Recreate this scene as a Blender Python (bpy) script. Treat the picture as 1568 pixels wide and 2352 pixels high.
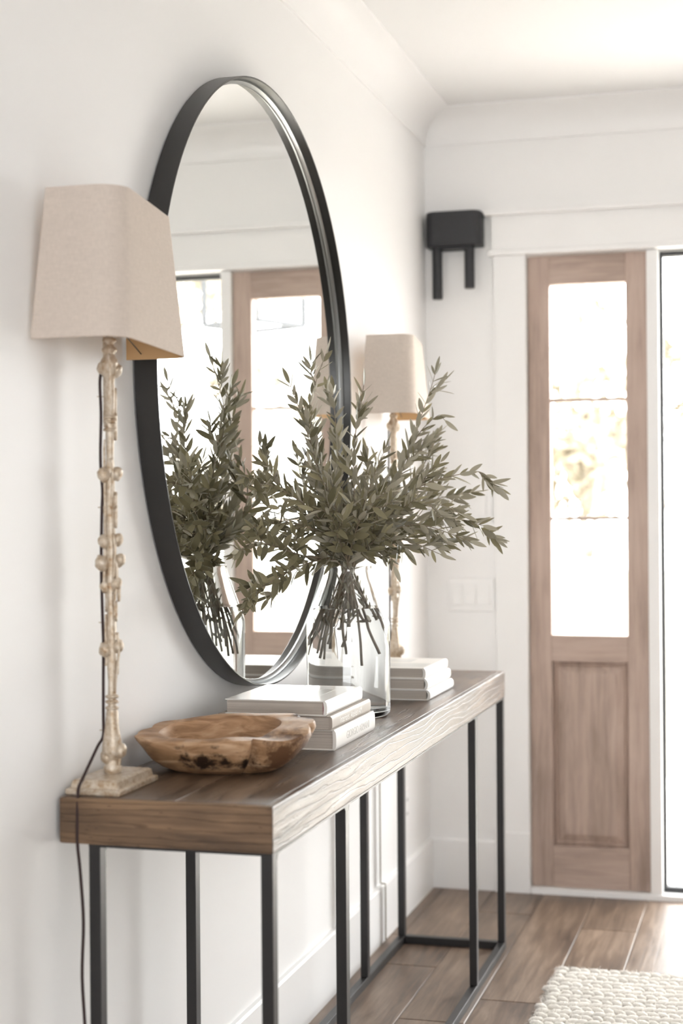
import bpy, math, random
from mathutils import Vector, Matrix, noise
random.seed(11)
for o in list(bpy.data.objects):
    bpy.data.objects.remove(o, do_unlink=True)
scene = bpy.context.scene
COL = scene.collection

# ------------------------------------------------------------------ camera
YAW, PITCH, ROLL = 0.2747, -0.0001, 0.0077
CAM = Vector((1.1486, -2.3333, 1.2637))
cam_data = bpy.data.cameras.new('camera')
cam = bpy.data.objects.new('camera', cam_data)
COL.objects.link(cam)
fw = Vector((-math.sin(YAW) * math.cos(PITCH), math.cos(YAW) * math.cos(PITCH), math.sin(PITCH)))
rt = Vector((math.cos(YAW), math.sin(YAW), 0))
up = rt.cross(fw)
cx_ = rt * math.cos(ROLL) - up * math.sin(ROLL)
cy_ = rt * math.sin(ROLL) + up * math.cos(ROLL)
cam.matrix_world = Matrix(((cx_.x, cy_.x, -fw.x, CAM.x), (cx_.y, cy_.y, -fw.y, CAM.y), (cx_.z, cy_.z, -fw.z, CAM.z), (0, 0, 0, 1)))
cam_data.sensor_fit = 'VERTICAL'
cam_data.sensor_height = 36.0
cam_data.lens = 36.0 * 3586.37 / 2352.0
cam_data.clip_start = 0.05
cam_data.clip_end = 200
cam_data.dof.use_dof = True
cam_data.dof.focus_distance = 3.25
cam_data.dof.aperture_fstop = 2.8
scene.camera = cam

# ------------------------------------------------------------------ sky, light, exposure
world = bpy.data.worlds.new('sky')
scene.world = world
world.use_nodes = True
bg = world.node_tree.nodes['Background']
bg.inputs['Color'].default_value = (0.985, 0.99, 1.0, 1)
bg.inputs['Strength'].default_value = 12.0

sun_d = bpy.data.lights.new('sun', 'SUN')
sun_d.energy = 16.0
sun_d.angle = math.radians(1.5)
sun_d.color = (1.0, 0.975, 0.94)
sun = bpy.data.objects.new('sun', sun_d)
COL.objects.link(sun)
sun.rotation_euler = Vector((0.42, -0.42, -0.80)).to_track_quat('-Z', 'Y').to_euler()


def portal(name, loc, rot, sx, sy):
    d = bpy.data.lights.new(name, 'AREA')
    d.shape = 'RECTANGLE'
    d.size, d.size_y = sx, sy
    d.cycles.is_portal = True
    o = bpy.data.objects.new(name, d)
    COL.objects.link(o)
    o.location = loc
    o.rotation_euler = rot


YB = 2.811          # back wall
HC = 2.5975         # ceiling
XR = 3.9            # right wall
YR = -4.6           # where the room opens behind the camera
portal('entry_daylight', (1.27, YB + 0.16, 1.07), (math.radians(-90), 0, 0), 1.9, 2.12)
RWX0, RWX1, RWZ0, RWZ1 = 1.4, 2.8, 0.65, 1.95     # unseen opening behind the camera, added and sized for fill light
portal('rear_fill_portal', ((RWX0 + RWX1) / 2, YR - 0.02, (RWZ0 + RWZ1) / 2), (math.radians(90), 0, 0), RWX1 - RWX0, RWZ1 - RWZ0)

scene.view_settings.view_transform = 'Standard'
scene.view_settings.look = 'None'
scene.view_settings.gamma = 1.0
scene.view_settings.use_curve_mapping = False
scene.view_settings.exposure = 0.46
scene.cycles.max_bounces = 11
scene.cycles.diffuse_bounces = 6
scene.cycles.glossy_bounces = 6
scene.cycles.transmission_bounces = 10
scene.cycles.transparent_max_bounces = 16
scene.cycles.sample_clamp_indirect = 12.0
scene.cycles.use_denoising = True
scene.cycles.use_adaptive_sampling = True
scene.cycles.adaptive_threshold = 0.03


# ------------------------------------------------------------------ materials
def new_mat(name):
    m = bpy.data.materials.new(name)
    m.use_nodes = True
    nt = m.node_tree
    return m, nt, nt.nodes['Principled BSDF']


def rgb(h):
    """sRGB 0-255 triple to linear."""
    out = []
    for c in h:
        c /= 255.0
        out.append(c / 12.92 if c <= 0.04045 else ((c + 0.055) / 1.055) ** 2.4)
    return (*out, 1)


def plain(name, col, rough=0.5, metal=0.0, spec=0.5, bump=0.0, bscale=60.0, vary=0.0, vscale=5.0):
    m, nt, b = new_mat(name)
    b.inputs['Base Color'].default_value = col
    b.inputs['Roughness'].default_value = rough
    b.inputs['Metallic'].default_value = metal
    b.inputs['Specular IOR Level'].default_value = spec
    tc = nt.nodes.new('ShaderNodeTexCoord')
    if vary:
        n = nt.nodes.new('ShaderNodeTexNoise')
        n.inputs['Scale'].default_value = vscale
        n.inputs['Detail'].default_value = 5
        nt.links.new(tc.outputs['Object'], n.inputs['Vector'])
        r = nt.nodes.new('ShaderNodeValToRGB')
        r.color_ramp.elements[0].position, r.color_ramp.elements[1].position = 0.3, 0.7
        r.color_ramp.elements[0].color = tuple(c * (1 - vary) for c in col[:3]) + (1,)
        r.color_ramp.elements[1].color = tuple(min(1, c * (1 + vary)) for c in col[:3]) + (1,)
        nt.links.new(n.outputs['Fac'], r.inputs['Fac'])
        nt.links.new(r.outputs['Color'], b.inputs['Base Color'])
    if bump:
        n = nt.nodes.new('ShaderNodeTexNoise')
        n.inputs['Scale'].default_value = bscale
        n.inputs['Detail'].default_value = 4
        nt.links.new(tc.outputs['Object'], n.inputs['Vector'])
        bp = nt.nodes.new('ShaderNodeBump')
        bp.inputs['Strength'].default_value = bump
        bp.inputs['Distance'].default_value = 0.002
        nt.links.new(n.outputs['Fac'], bp.inputs['Height'])
        nt.links.new(bp.outputs['Normal'], b.inputs['Normal'])
    return m


def wood(name, cols, axis, rough=0.45, spec=0.5, scale=1.0, stretch=14.0, bump=0.25, blotch=0.5, jitter=0.25, coat=0.0, pits=False):
    """cols: dark, mid, light; grain runs along axis (0,1,2)."""
    m, nt, b = new_mat(name)
    N = nt.nodes.new
    tc = N('ShaderNodeTexCoord')
    oi = N('ShaderNodeObjectInfo')
    mul = N('ShaderNodeMath'); mul.operation = 'MULTIPLY'; mul.inputs[1].default_value = 37.0
    nt.links.new(oi.outputs['Random'], mul.inputs[0])
    cmb = N('ShaderNodeCombineXYZ')
    for i in range(3):
        nt.links.new(mul.outputs[0], cmb.inputs[i])
    add = N('ShaderNodeVectorMath'); add.operation = 'ADD'
    nt.links.new(tc.outputs['Object'], add.inputs[0])
    nt.links.new(cmb.outputs[0], add.inputs[1])
    mp = N('ShaderNodeMapping')
    s = [60.0 * scale] * 3
    s[axis] = 60.0 * scale / stretch
    mp.inputs['Scale'].default_value = s
    nt.links.new(add.outputs[0], mp.inputs['Vector'])
    n1 = N('ShaderNodeTexNoise'); n1.inputs['Scale'].default_value = 1.0; n1.inputs['Detail'].default_value = 9; n1.inputs['Roughness'].default_value = 0.65
    n1.inputs['Distortion'].default_value = 0.6
    nt.links.new(mp.outputs[0], n1.inputs['Vector'])
    mp2 = N('ShaderNodeMapping')
    s2 = [9.0 * scale] * 3
    s2[axis] = 3.0 * scale
    mp2.inputs['Scale'].default_value = s2
    nt.links.new(add.outputs[0], mp2.inputs['Vector'])
    n2 = N('ShaderNodeTexNoise'); n2.inputs['Scale'].default_value = 1.0; n2.inputs['Detail'].default_value = 5
    nt.links.new(mp2.outputs[0], n2.inputs['Vector'])
    mix = N('ShaderNodeMix'); mix.data_type = 'FLOAT'
    mix.inputs['Factor'].default_value = blotch
    nt.links.new(n1.outputs['Fac'], mix.inputs['A'])
    nt.links.new(n2.outputs['Fac'], mix.inputs['B'])
    r = N('ShaderNodeValToRGB')
    e = r.color_ramp.elements
    e[0].position, e[0].color = 0.33, cols[0]
    e[1].position, e[1].color = 0.68, cols[2]
    k = e.new(0.5); k.color = cols[1]
    nt.links.new(mix.outputs['Result'], r.inputs['Fac'])
    hsv = N('ShaderNodeHueSaturation')
    mr = N('ShaderNodeMapRange')
    mr.inputs['To Min'].default_value = 1 - jitter
    mr.inputs['To Max'].default_value = 1 + jitter
    nt.links.new(oi.outputs['Random'], mr.inputs['Value'])
    nt.links.new(mr.outputs['Result'], hsv.inputs['Value'])
    nt.links.new(r.outputs['Color'], hsv.inputs['Color'])
    nt.links.new(hsv.outputs['Color'], b.inputs['Base Color'])
    rr = N('ShaderNodeMapRange')
    rr.inputs['To Min'].default_value = rough - 0.1
    rr.inputs['To Max'].default_value = rough + 0.12
    nt.links.new(n1.outputs['Fac'], rr.inputs['Value'])
    nt.links.new(rr.outputs['Result'], b.inputs['Roughness'])
    b.inputs['Specular IOR Level'].default_value = spec
    if coat:
        b.inputs['Coat Weight'].default_value = coat
        b.inputs['Coat Roughness'].default_value = 0.25
    bp = N('ShaderNodeBump')
    bp.inputs['Strength'].default_value = bump
    bp.inputs['Distance'].default_value = 0.002
    nt.links.new(n1.outputs['Fac'], bp.inputs['Height'])
    nt.links.new(bp.outputs['Normal'], b.inputs['Normal'])
    if pits:
        # cathedral grain lines and small worm holes, as relief and colour
        wv = N('ShaderNodeTexWave'); wv.wave_type = 'BANDS'; wv.bands_direction = 'XYZ'[2 if axis != 2 else 0]
        wv.inputs['Scale'].default_value = 1.0; wv.inputs['Distortion'].default_value = 11.0; wv.inputs['Detail'].default_value = 4; wv.inputs['Detail Scale'].default_value = 1.3
        mp3 = N('ShaderNodeMapping')
        s3 = [22.0] * 3
        s3[axis] = 2.2
        mp3.inputs['Scale'].default_value = s3
        nt.links.new(add.outputs[0], mp3.inputs['Vector'])
        nt.links.new(mp3.outputs[0], wv.inputs['Vector'])
        ln = N('ShaderNodeMapRange'); ln.inputs['From Min'].default_value = 0.0; ln.inputs['From Max'].default_value = 0.10
        nt.links.new(wv.outputs['Fac'], ln.inputs['Value'])
        vo = N('ShaderNodeTexVoronoi'); vo.inputs['Scale'].default_value = 1.0
        mp4 = N('ShaderNodeMapping')
        s4 = [95.0] * 3
        s4[axis] = 26.0
        mp4.inputs['Scale'].default_value = s4
        nt.links.new(add.outputs[0], mp4.inputs['Vector'])
        nt.links.new(mp4.outputs[0], vo.inputs['Vector'])
        ho = N('ShaderNodeMapRange'); ho.inputs['From Min'].default_value = 0.06; ho.inputs['From Max'].default_value = 0.13
        nt.links.new(vo.outputs['Distance'], ho.inputs['Value'])
        pr_ = N('ShaderNodeMath'); pr_.operation = 'MULTIPLY'
        nt.links.new(ln.outputs['Result'], pr_.inputs[0]); nt.links.new(ho.outputs['Result'], pr_.inputs[1])
        dk = N('ShaderNodeMix'); dk.data_type = 'RGBA'; dk.blend_type = 'MULTIPLY'
        fi = N('ShaderNodeMapRange'); fi.inputs['To Min'].default_value = 0.55; fi.inputs['To Max'].default_value = 0.0
        nt.links.new(pr_.outputs[0], fi.inputs['Value'])
        nt.links.new(fi.outputs['Result'], dk.inputs['Factor'])
        nt.links.new(hsv.outputs['Color'], dk.inputs['A'])
        dk.inputs['B'].default_value = (0.25, 0.2, 0.17, 1)
        nt.links.new(dk.outputs['Result'], b.inputs['Base Color'])
        bp2 = N('ShaderNodeBump'); bp2.inputs['Strength'].default_value = 0.5; bp2.inputs['Distance'].default_value = 0.0012
        nt.links.new(pr_.outputs[0], bp2.inputs['Height'])
        nt.links.new(bp.outputs['Normal'], bp2.inputs['Normal'])
        nt.links.new(bp2.outputs['Normal'], b.inputs['Normal'])
    return m


M = {}
M['wall'] = plain('wall_paint', (0.86, 0.856, 0.85, 1), 0.55, bump=0.06, bscale=140)
M['ceiling'] = plain('ceiling_paint', (0.78, 0.778, 0.775, 1), 0.7, bump=0.05, bscale=120)
M['trim'] = plain('trim_paint', (0.87, 0.866, 0.86, 1), 0.35)
M['plate'] = plain('switch_plastic', (0.86, 0.856, 0.85, 1), 0.3)
M['black'] = plain('black_steel', (0.016, 0.015, 0.015, 1), 0.38, spec=0.5, bump=0.05, bscale=400)
M['frame_black'] = plain('mirror_frame_steel', (0.018, 0.017, 0.016, 1), 0.3, spec=0.55, bump=0.05, bscale=300)
M['chime'] = plain('chime_black', (0.022, 0.023, 0.026, 1), 0.5)
M['gasket'] = plain('dark_gasket', (0.03, 0.03, 0.032, 1), 0.5)
OAK = (rgb((70, 57, 48)), rgb((112, 94, 80)), rgb((150, 130, 113)))
M['floor'] = wood('floor_oak', OAK, 1, rough=0.36, spec=0.4, scale=0.9, jitter=0.12, bump=0.4, blotch=0.4)
M['underfloor'] = plain('floor_underlay', (0.25, 0.21, 0.18, 1), 0.8)
TBL = (rgb((46, 36, 29)), rgb((94, 76, 61)), rgb((140, 117, 96)))
TBX = (rgb((48, 36, 27)), rgb((108, 84, 62)), rgb((152, 122, 92)))
M['table_y'] = wood('table_wood_lengthwise', TBL, 1, rough=0.33, spec=0.8, scale=1.0, jitter=0.05, bump=0.7, pits=True)
M['table_x'] = wood('table_wood_crosswise', TBX, 0, rough=0.5, spec=0.5, scale=0.9, jitter=0.05, bump=0.6, blotch=0.62, pits=True)
DOORC = (rgb((144, 126, 115)), rgb((178, 158, 146)), rgb((198, 179, 166)))
M['door_z'] = wood('door_wood_upright', DOORC, 2, rough=0.45, spec=0.4, scale=0.8, jitter=0.05, bump=0.1)
M['door_x'] = wood('door_wood_level', DOORC, 0, rough=0.45, spec=0.4, scale=0.8, jitter=0.05, bump=0.1)
M['deck'] = wood('deck_wood', (rgb((176, 170, 162)), rgb((208, 203, 196)), rgb((226, 222, 216))), 0, rough=0.6, scale=0.6, jitter=0.08)
M['linen'] = None
M['gold'] = plain('shade_lining_gold', (0.62, 0.40, 0.20, 1), 0.4, metal=0.25)
M['wire'] = plain('dark_wire', (0.05, 0.04, 0.03, 1), 0.4, metal=0.6)
M['cord'] = plain('cord_braid', (0.03, 0.012, 0.012, 1), 0.6, bump=0.4, bscale=900)
M['brass'] = plain('pale_brass', (0.5, 0.42, 0.3, 1), 0.35, metal=0.8)
M['pages'] = None
M['mirror'], _nt, _b = new_mat('mirror_silver')
_b.inputs['Base Color'].default_value = (0.86, 0.87, 0.85, 1)
_b.inputs['Metallic'].default_value = 1.0
_b.inputs['Roughness'].default_value = 0.004


def linen(name, col):
    m, nt, b = new_mat(name)
    N = nt.nodes.new
    tc = N('ShaderNodeTexCoord')
    acc = None
    for sc in ((700, 700, 60), (60, 60, 900)):
        mp = N('ShaderNodeMapping'); mp.inputs['Scale'].default_value = sc
        nt.links.new(tc.outputs['Object'], mp.inputs['Vector'])
        n = N('ShaderNodeTexNoise'); n.inputs['Scale'].default_value = 1; n.inputs['Detail'].default_value = 3
        nt.links.new(mp.outputs[0], n.inputs['Vector'])
        if acc is None:
            acc = n.outputs['Fac']
        else:
            a = N('ShaderNodeMath'); a.operation = 'ADD'
            nt.links.new(acc, a.inputs[0]); nt.links.new(n.outputs['Fac'], a.inputs[1])
            acc = a.outputs[0]
    mr = N('ShaderNodeMapRange')
    mr.inputs['From Min'].default_value, mr.inputs['From Max'].default_value = 0.6, 1.4
    nt.links.new(acc, mr.inputs['Value'])
    r = N('ShaderNodeValToRGB')
    r.color_ramp.elements[0].color = tuple(c * 0.86 for c in col[:3]) + (1,)
    r.color_ramp.elements[1].color = tuple(min(1, c * 1.08) for c in col[:3]) + (1,)
    nt.links.new(mr.outputs['Result'], r.inputs['Fac'])
    nt.links.new(r.outputs['Color'], b.inputs['Base Color'])
    b.inputs['Roughness'].default_value = 0.9
    b.inputs['Specular IOR Level'].default_value = 0.1
    bp = N('ShaderNodeBump'); bp.inputs['Strength'].default_value = 0.3; bp.inputs['Distance'].default_value = 0.0006
    nt.links.new(acc, bp.inputs['Height']); nt.links.new(bp.outputs['Normal'], b.inputs['Normal'])
    return m


M['linen'] = linen('shade_linen', rgb((212, 200, 189)))


def pages_mat():
    m, nt, b = new_mat('page_edges')
    N = nt.nodes.new
    tc = N('ShaderNodeTexCoord')
    mp = N('ShaderNodeMapping'); mp.inputs['Scale'].default_value = (2, 2, 1400)
    nt.links.new(tc.outputs['Object'], mp.inputs['Vector'])
    n = N('ShaderNodeTexNoise'); n.inputs['Scale'].default_value = 1; n.inputs['Detail'].default_value = 4
    nt.links.new(mp.outputs[0], n.inputs['Vector'])
    r = N('ShaderNodeValToRGB')
    r.color_ramp.elements[0].position, r.color_ramp.elements[1].position = 0.3, 0.7
    r.color_ramp.elements[0].color = rgb((150, 140, 130))
    r.color_ramp.elements[1].color = rgb((206, 198, 188))
    nt.links.new(n.outputs['Fac'], r.inputs['Fac'])
    nt.links.new(r.outputs['Color'], b.inputs['Base Color'])
    b.inputs['Roughness'].default_value = 0.8
    return m


M['pages'] = pages_mat()
M['book_white'] = plain('cover_gloss_white', rgb((236, 234, 230)), 0.22, spec=0.5)
M['book_greige'] = plain('cover_greige', rgb((170, 160, 150)), 0.5)
M['book_ivory'] = plain('cover_ivory', rgb((232, 228, 222)), 0.4)
M['book_line'] = plain('cover_dark_red', rgb((120, 40, 50)), 0.5)
M['ink_white'] = plain('ink_white', rgb((246, 244, 240)), 0.5)
M['ink_grey'] = plain('ink_grey', rgb((198, 194, 188)), 0.5)
M['ink_soft'] = plain('ink_soft', rgb((205, 203, 198)), 0.3)


def glass(name, ior, tint=(1, 1, 1, 1)):
    m, nt, b = new_mat(name)
    b.inputs['Base Color'].default_value = tint
    b.inputs['Transmission Weight'].default_value = 1.0
    b.inputs['Roughness'].default_value = 0.0
    b.inputs['IOR'].default_value = ior
    return m


M['vase_glass'] = glass('vase_glass', 1.45, (0.985, 0.995, 0.99, 1))
M['water'] = glass('water', 1.333)


def pane_mat():
    m = bpy.data.materials.new('window_glass')
    m.use_nodes = True
    nt = m.node_tree
    nt.nodes.clear()
    N = nt.nodes.new
    out = N('ShaderNodeOutputMaterial')
    tr = N('ShaderNodeBsdfTransparent'); tr.inputs['Color'].default_value = (0.98, 0.985, 0.98, 1)
    gl = N('ShaderNodeBsdfGlossy'); gl.inputs['Roughness'].default_value = 0.0
    lw = N('ShaderNodeLayerWeight'); lw.inputs['Blend'].default_value = 0.15
    mr = N('ShaderNodeMapRange'); mr.inputs['To Min'].default_value = 0.03; mr.inputs['To Max'].default_value = 0.6
    mx = N('ShaderNodeMixShader')
    nt.links.new(lw.outputs['Facing'], mr.inputs['Value'])
    nt.links.new(mr.outputs['Result'], mx.inputs['Fac'])
    nt.links.new(tr.outputs[0], mx.inputs[1]); nt.links.new(gl.outputs[0], mx.inputs[2])
    nt.links.new(mx.outputs[0], out.inputs['Surface'])
    return m


M['pane'] = pane_mat()


def antique_mat():
    m, nt, b = new_mat('aged_gilt_plaster')
    N = nt.nodes.new
    tc = N('ShaderNodeTexCoord')
    n = N('ShaderNodeTexNoise'); n.inputs['Scale'].default_value = 90; n.inputs['Detail'].default_value = 8; n.inputs['Roughness'].default_value = 0.7
    nt.links.new(tc.outputs['Object'], n.inputs['Vector'])
    r = N('ShaderNodeValToRGB')
    e = r.color_ramp.elements
    e[0].position, e[0].color = 0.32, rgb((156, 122, 88))
    e[1].position, e[1].color = 0.62, rgb((214, 203, 188))
    k = e.new(0.46); k.color = rgb((192, 175, 152))
    nt.links.new(n.outputs['Fac'], r.inputs['Fac'])
    nt.links.new(r.outputs['Color'], b.inputs['Base Color'])
    b.inputs['Roughness'].default_value = 0.3
    b.inputs['Metallic'].default_value = 0.3
    bp = N('ShaderNodeBump'); bp.inputs['Strength'].default_value = 0.5; bp.inputs['Distance'].default_value = 0.002
    nt.links.new(n.outputs['Fac'], bp.inputs['Height']); nt.links.new(bp.outputs['Normal'], b.inputs['Normal'])
    return m


M['antique'] = antique_mat()


def leaf_mat(name, a, c):
    m, nt, b = new_mat(name)
    N = nt.nodes.new
    oi = N('ShaderNodeObjectInfo')
    r = N('ShaderNodeValToRGB')
    r.color_ramp.elements[0].color = a
    r.color_ramp.elements[1].color = c
    nt.links.new(oi.outputs['Random'], r.inputs['Fac'])
    nt.links.new(r.outputs['Color'], b.inputs['Base Color'])
    b.inputs['Roughness'].default_value = 0.32
    b.inputs['Specular IOR Level'].default_value = 0.5
    tl = N('ShaderNodeBsdfTranslucent')
    nt.links.new(r.outputs['Color'], tl.inputs['Color'])
    mx = N('ShaderNodeMixShader'); mx.inputs['Fac'].default_value = 0.25
    out = nt.nodes['Material Output']
    nt.links.new(b.outputs[0], mx.inputs[1]); nt.links.new(tl.outputs[0], mx.inputs[2])
    nt.links.new(mx.outputs[0], out.inputs['Surface'])
    return m


M['leaf_top'] = leaf_mat('olive_leaf_upper', rgb((118, 113, 88)), rgb((172, 164, 132)))
M['leaf_under'] = leaf_mat('olive_leaf_underside', rgb((176, 170, 150)), rgb((208, 202, 184)))
M['stem'] = plain('olive_stem', rgb((140, 126, 108)), 0.6, vary=0.25, vscale=60)


# ------------------------------------------------------------------ mesh helpers
class MB:
    def __init__(self):
        self.v, self.f, self.mi = [], [], []

    def add(self, verts, faces, mi=0):
        n = len(self.v)
        self.v += [tuple(p) for p in verts]
        self.f += [tuple(i + n for i in f) for f in faces]
        self.mi += [mi] * len(faces)
        return self

    def box(self, x0, x1, y0, y1, z0, z1, mi=0):
        return self.add([(x0, y0, z0), (x1, y0, z0), (x1, y1, z0), (x0, y1, z0), (x0, y0, z1), (x1, y0, z1), (x1, y1, z1), (x0, y1, z1)],
                        [(0, 3, 2, 1), (4, 5, 6, 7), (0, 1, 5, 4), (1, 2, 6, 5), (2, 3, 7, 6), (3, 0, 4, 7)], mi)

    def loft(self, rings, closed=True, cap0=True, cap1=True, mi=0):
        n = len(rings[0])
        vs = [p for r in rings for p in r]
        fs = []
        m = n if closed else n - 1
        for i in range(len(rings) - 1):
            for j in range(m):
                a, b = i * n + j, i * n + (j + 1) % n
                fs.append((a, b, b + n, a + n))
        if cap0:
            fs.append(tuple(range(n - 1, -1, -1)))
        if cap1:
            k = (len(rings) - 1) * n
            fs.append(tuple(range(k, k + n)))
        return self.add(vs, fs, mi)

    def lathe(self, prof, seg=32, c=(0, 0, 0), cap0=True, cap1=True, wob=None, mi=0):
        rings = []
        for k, (r, z) in enumerate(prof):
            ring = []
            for j in range(seg):
                a = 2 * math.pi * j / seg
                rr = r * (wob(a, z) if wob else 1)
                ring.append((c[0] + rr * math.cos(a), c[1] + rr * math.sin(a), c[2] + z))
            rings.append(ring)
        return self.loft(rings, True, cap0, cap1, mi)

    def tube(self, pts, rad, seg=8, mi=0, cap=True):
        pts = [Vector(p) for p in pts]
        if not hasattr(rad, '__len__'):
            rad = [rad] * len(pts)
        rings = []
        nrm = None
        for i, p in enumerate(pts):
            t = (pts[min(i + 1, len(pts) - 1)] - pts[max(i - 1, 0)]).normalized()
            if nrm is None:
                a = Vector((0, 0, 1)) if abs(t.z) < 0.9 else Vector((1, 0, 0))
                nrm = t.cross(a).normalized()
            nrm = (nrm - t * nrm.dot(t)).normalized()
            bn = t.cross(nrm)
            rings.append([tuple(p + (nrm * math.cos(2 * math.pi * j / seg) + bn * math.sin(2 * math.pi * j / seg)) * rad[i]) for j in range(seg)])
        return self.loft(rings, True, cap, cap, mi)

    def blob(self, c, r, seg=14, rings=9, amp=0.12, seed=0.0, tilt=None):
        """knobbly ellipsoid, r = (rx, ry, rz)"""
        vs, fs = [], []
        for i in range(rings + 1):
            th = math.pi * i / rings
            for j in range(seg):
                ph = 2 * math.pi * j / seg
                d = Vector((math.sin(th) * math.cos(ph), math.sin(th) * math.sin(ph), math.cos(th)))
                k = 1 + amp * noise.noise(d * 2.2 + Vector((seed, seed * 1.7, 0)))
                p = Vector((d.x * r[0], d.y * r[1], d.z * r[2])) * k
                if tilt:
                    p = tilt @ p
                vs.append((c[0] + p.x, c[1] + p.y, c[2] + p.z))
        for i in range(rings):
            for j in range(seg):
                a, b = i * seg + j, i * seg + (j + 1) % seg
                fs.append((a, a + seg, b + seg, b))
        return self.add(vs, fs)

    def mesh(self, name, mats, smooth=False, angle=None):
        me = bpy.data.meshes.new(name)
        me.from_pydata(self.v, [], self.f)
        for m in (mats if isinstance(mats, (list, tuple)) else [mats]):
            me.materials.append(m)
        if any(self.mi):
            me.polygons.foreach_set('material_index', self.mi)
        if smooth:
            me.polygons.foreach_set('use_smooth', [True] * len(me.polygons))
            if angle:
                me.set_sharp_from_angle(angle=math.radians(angle))
        me.update()
        return me

    def build(self, name, mats, parent=None, smooth=False, angle=None, bevel=0.0, seg=2, loc=None, rz=0.0):
        me = self.mesh(name, mats, smooth, angle)
        o = bpy.data.objects.new(name, me)
        COL.objects.link(o)
        if parent is not None:
            o.parent = parent
        if loc is not None:
            o.location = loc
        if rz:
            o.rotation_euler.z = rz
        if bevel:
            b = o.modifiers.new('bevel', 'BEVEL')
            b.width = bevel
            b.segments = seg
            b.limit_method = 'ANGLE'
            b.angle_limit = math.radians(40)
        return o


def tag(o, label=None, cat=None, group=None, kind=None):
    if label: o['label'] = label
    if cat: o['category'] = cat
    if group: o['group'] = group
    if kind: o['kind'] = kind
    return o


def empty(name, loc, rz=0.0):
    o = bpy.data.objects.new(name, None)
    o.empty_display_size = 0.05
    COL.objects.link(o)
    o.location = loc
    o.rotation_euler.z = rz
    return o


def catmull(pts, per=6):
    P = [Vector(p) for p in pts]
    P = [P[0] * 2 - P[1]] + P + [P[-1] * 2 - P[-2]]
    out = []
    for i in range(1, len(P) - 2):
        a, b, c, d = P[i - 1], P[i], P[i + 1], P[i + 2]
        for k in range(per):
            t = k / per
            out.append(0.5 * ((2 * b) + (c - a) * t + (2 * a - 5 * b + 4 * c - d) * t * t + (3 * b - a - 3 * c + d) * t ** 3))
    out.append(P[-2])
    return out


def S(o, label, cat):
    return tag(o, label, cat, kind='structure')


# ------------------------------------------------------------------ room shell
S(MB().box(-0.14, 0, YR, YB + 0.16, -0.05, HC + 0.1).build('wall_left', M['wall']), 'smooth white painted wall carrying the round mirror', 'wall')
w = MB()
DX0, DX1, DZ1 = 0.342, 2.198, 2.105
w.box(0, DX0 - 0.002, YB, YB + 0.14, -0.05, HC + 0.1)
w.box(DX1 + 0.002, XR, YB, YB + 0.14, -0.05, HC + 0.1)
w.box(DX0 - 0.002, DX1 + 0.002, YB, YB + 0.14, DZ1 + 0.003, HC + 0.1)
S(w.build('wall_back', M['wall']), 'white entry wall with the wooden sidelight and the door chime', 'wall')
S(MB().box(XR, XR + 0.14, YR, YB + 0.14, -0.05, HC + 0.1).build('wall_right', M['wall']), 'white wall across the hall, outside the picture', 'wall')
w = MB()
w.box(-0.14, RWX0, YR - 0.14, YR, -0.05, HC + 0.1)
w.box(RWX1, XR + 0.14, YR - 0.14, YR, -0.05, HC + 0.1)
w.box(RWX0, RWX1, YR - 0.14, YR, -0.05, RWZ0)
w.box(RWX0, RWX1, YR - 0.14, YR, RWZ1, HC + 0.1)
S(w.build('wall_rear', M['wall']), 'white wall behind the viewer with an added opening for fill light', 'wall')
S(MB().box(-0.14, XR + 0.14, YR, YB + 0.14, HC, HC + 0.1).build('ceiling', M['ceiling']), 'flat white ceiling', 'ceiling')
fl = S(MB().box(-0.14, XR + 0.14, YR, YB + 0.14, -0.06, -0.012).build('floor', M['underfloor']), 'greyish brown oak plank floor', 'floor')


def plank(x0, x1, y0, y1, z0, z1, name, mat, parent, ch=0.0025):
    m = MB()
    lo = [(x0, y0), (x1, y0), (x1, y1), (x0, y1)]
    hi = [(x0 + ch, y0 + ch), (x1 - ch, y0 + ch), (x1 - ch, y1 - ch), (x0 + ch, y1 - ch)]
    m.loft([[(p[0], p[1], z0) for p in lo], [(p[0], p[1], z1 - ch) for p in lo], [(p[0], p[1], z1) for p in hi]], True, True, True)
    return m.build(name, mat, parent)


PW = 0.1685
joints = {-1: [-1.2, 0.9, 2.2], 0: [-2.0, 0.2, 1.9], 1: [-1.6, 1.45, 2.52], 2: [-2.2, -0.4, 1.65], 3: [-1.0, 0.6, 2.40], 4: [-2.4, -0.2, 1.95]}
for k in range(-1, 24):
    x0 = 0.0495 + PW * k
    x1 = min(x0 + PW, XR)
    x0 = max(x0, 0.0)
    if x1 - x0 < 0.02:
        continue
    js = joints.get(k) or sorted([YR + 1 + 2.1 * i + random.uniform(0, 1.2) for i in range(3)])
    ys = [YR] + js + [YB + 0.14 if (x0 > DX0 and x1 < DX1) else YB]
    for a, b in zip(ys[:-1], ys[1:]):
        plank(x0 + 0.0004, x1 - 0.0004, a + 0.0004, b - 0.0004, -0.012, 0.0, 'plank', M['floor'], fl)

# baseboards
BT, BH = 0.015, 0.165


def board_profile(l0, l1, axis, sgn, name, label):
    m = MB()
    pr = [(0, 0), (BT, 0), (BT, BH - 0.006), (BT - 0.004, BH), (0, BH)]
    if axis == 'y':
        m.loft([[(p[0], t, p[1]) for p in pr] for t in (l0, l1)])
    else:
        m.loft([[(t, YB - p[0], p[1]) for p in pr] for t in (l0, l1)])
    return S(m.build(name, M['trim']), label, 'baseboard')


board_profile(YR, YB, 'y', 1, 'baseboard_left', 'tall flat white baseboard behind the console table')
board_profile(BT, 0.232, 'x', 1, 'baseboard_back', 'short white baseboard between the corner and the door casing')
board_profile(2.31, XR, 'x', 1, 'baseboard_right', 'white baseboard beyond the entry door')

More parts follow.
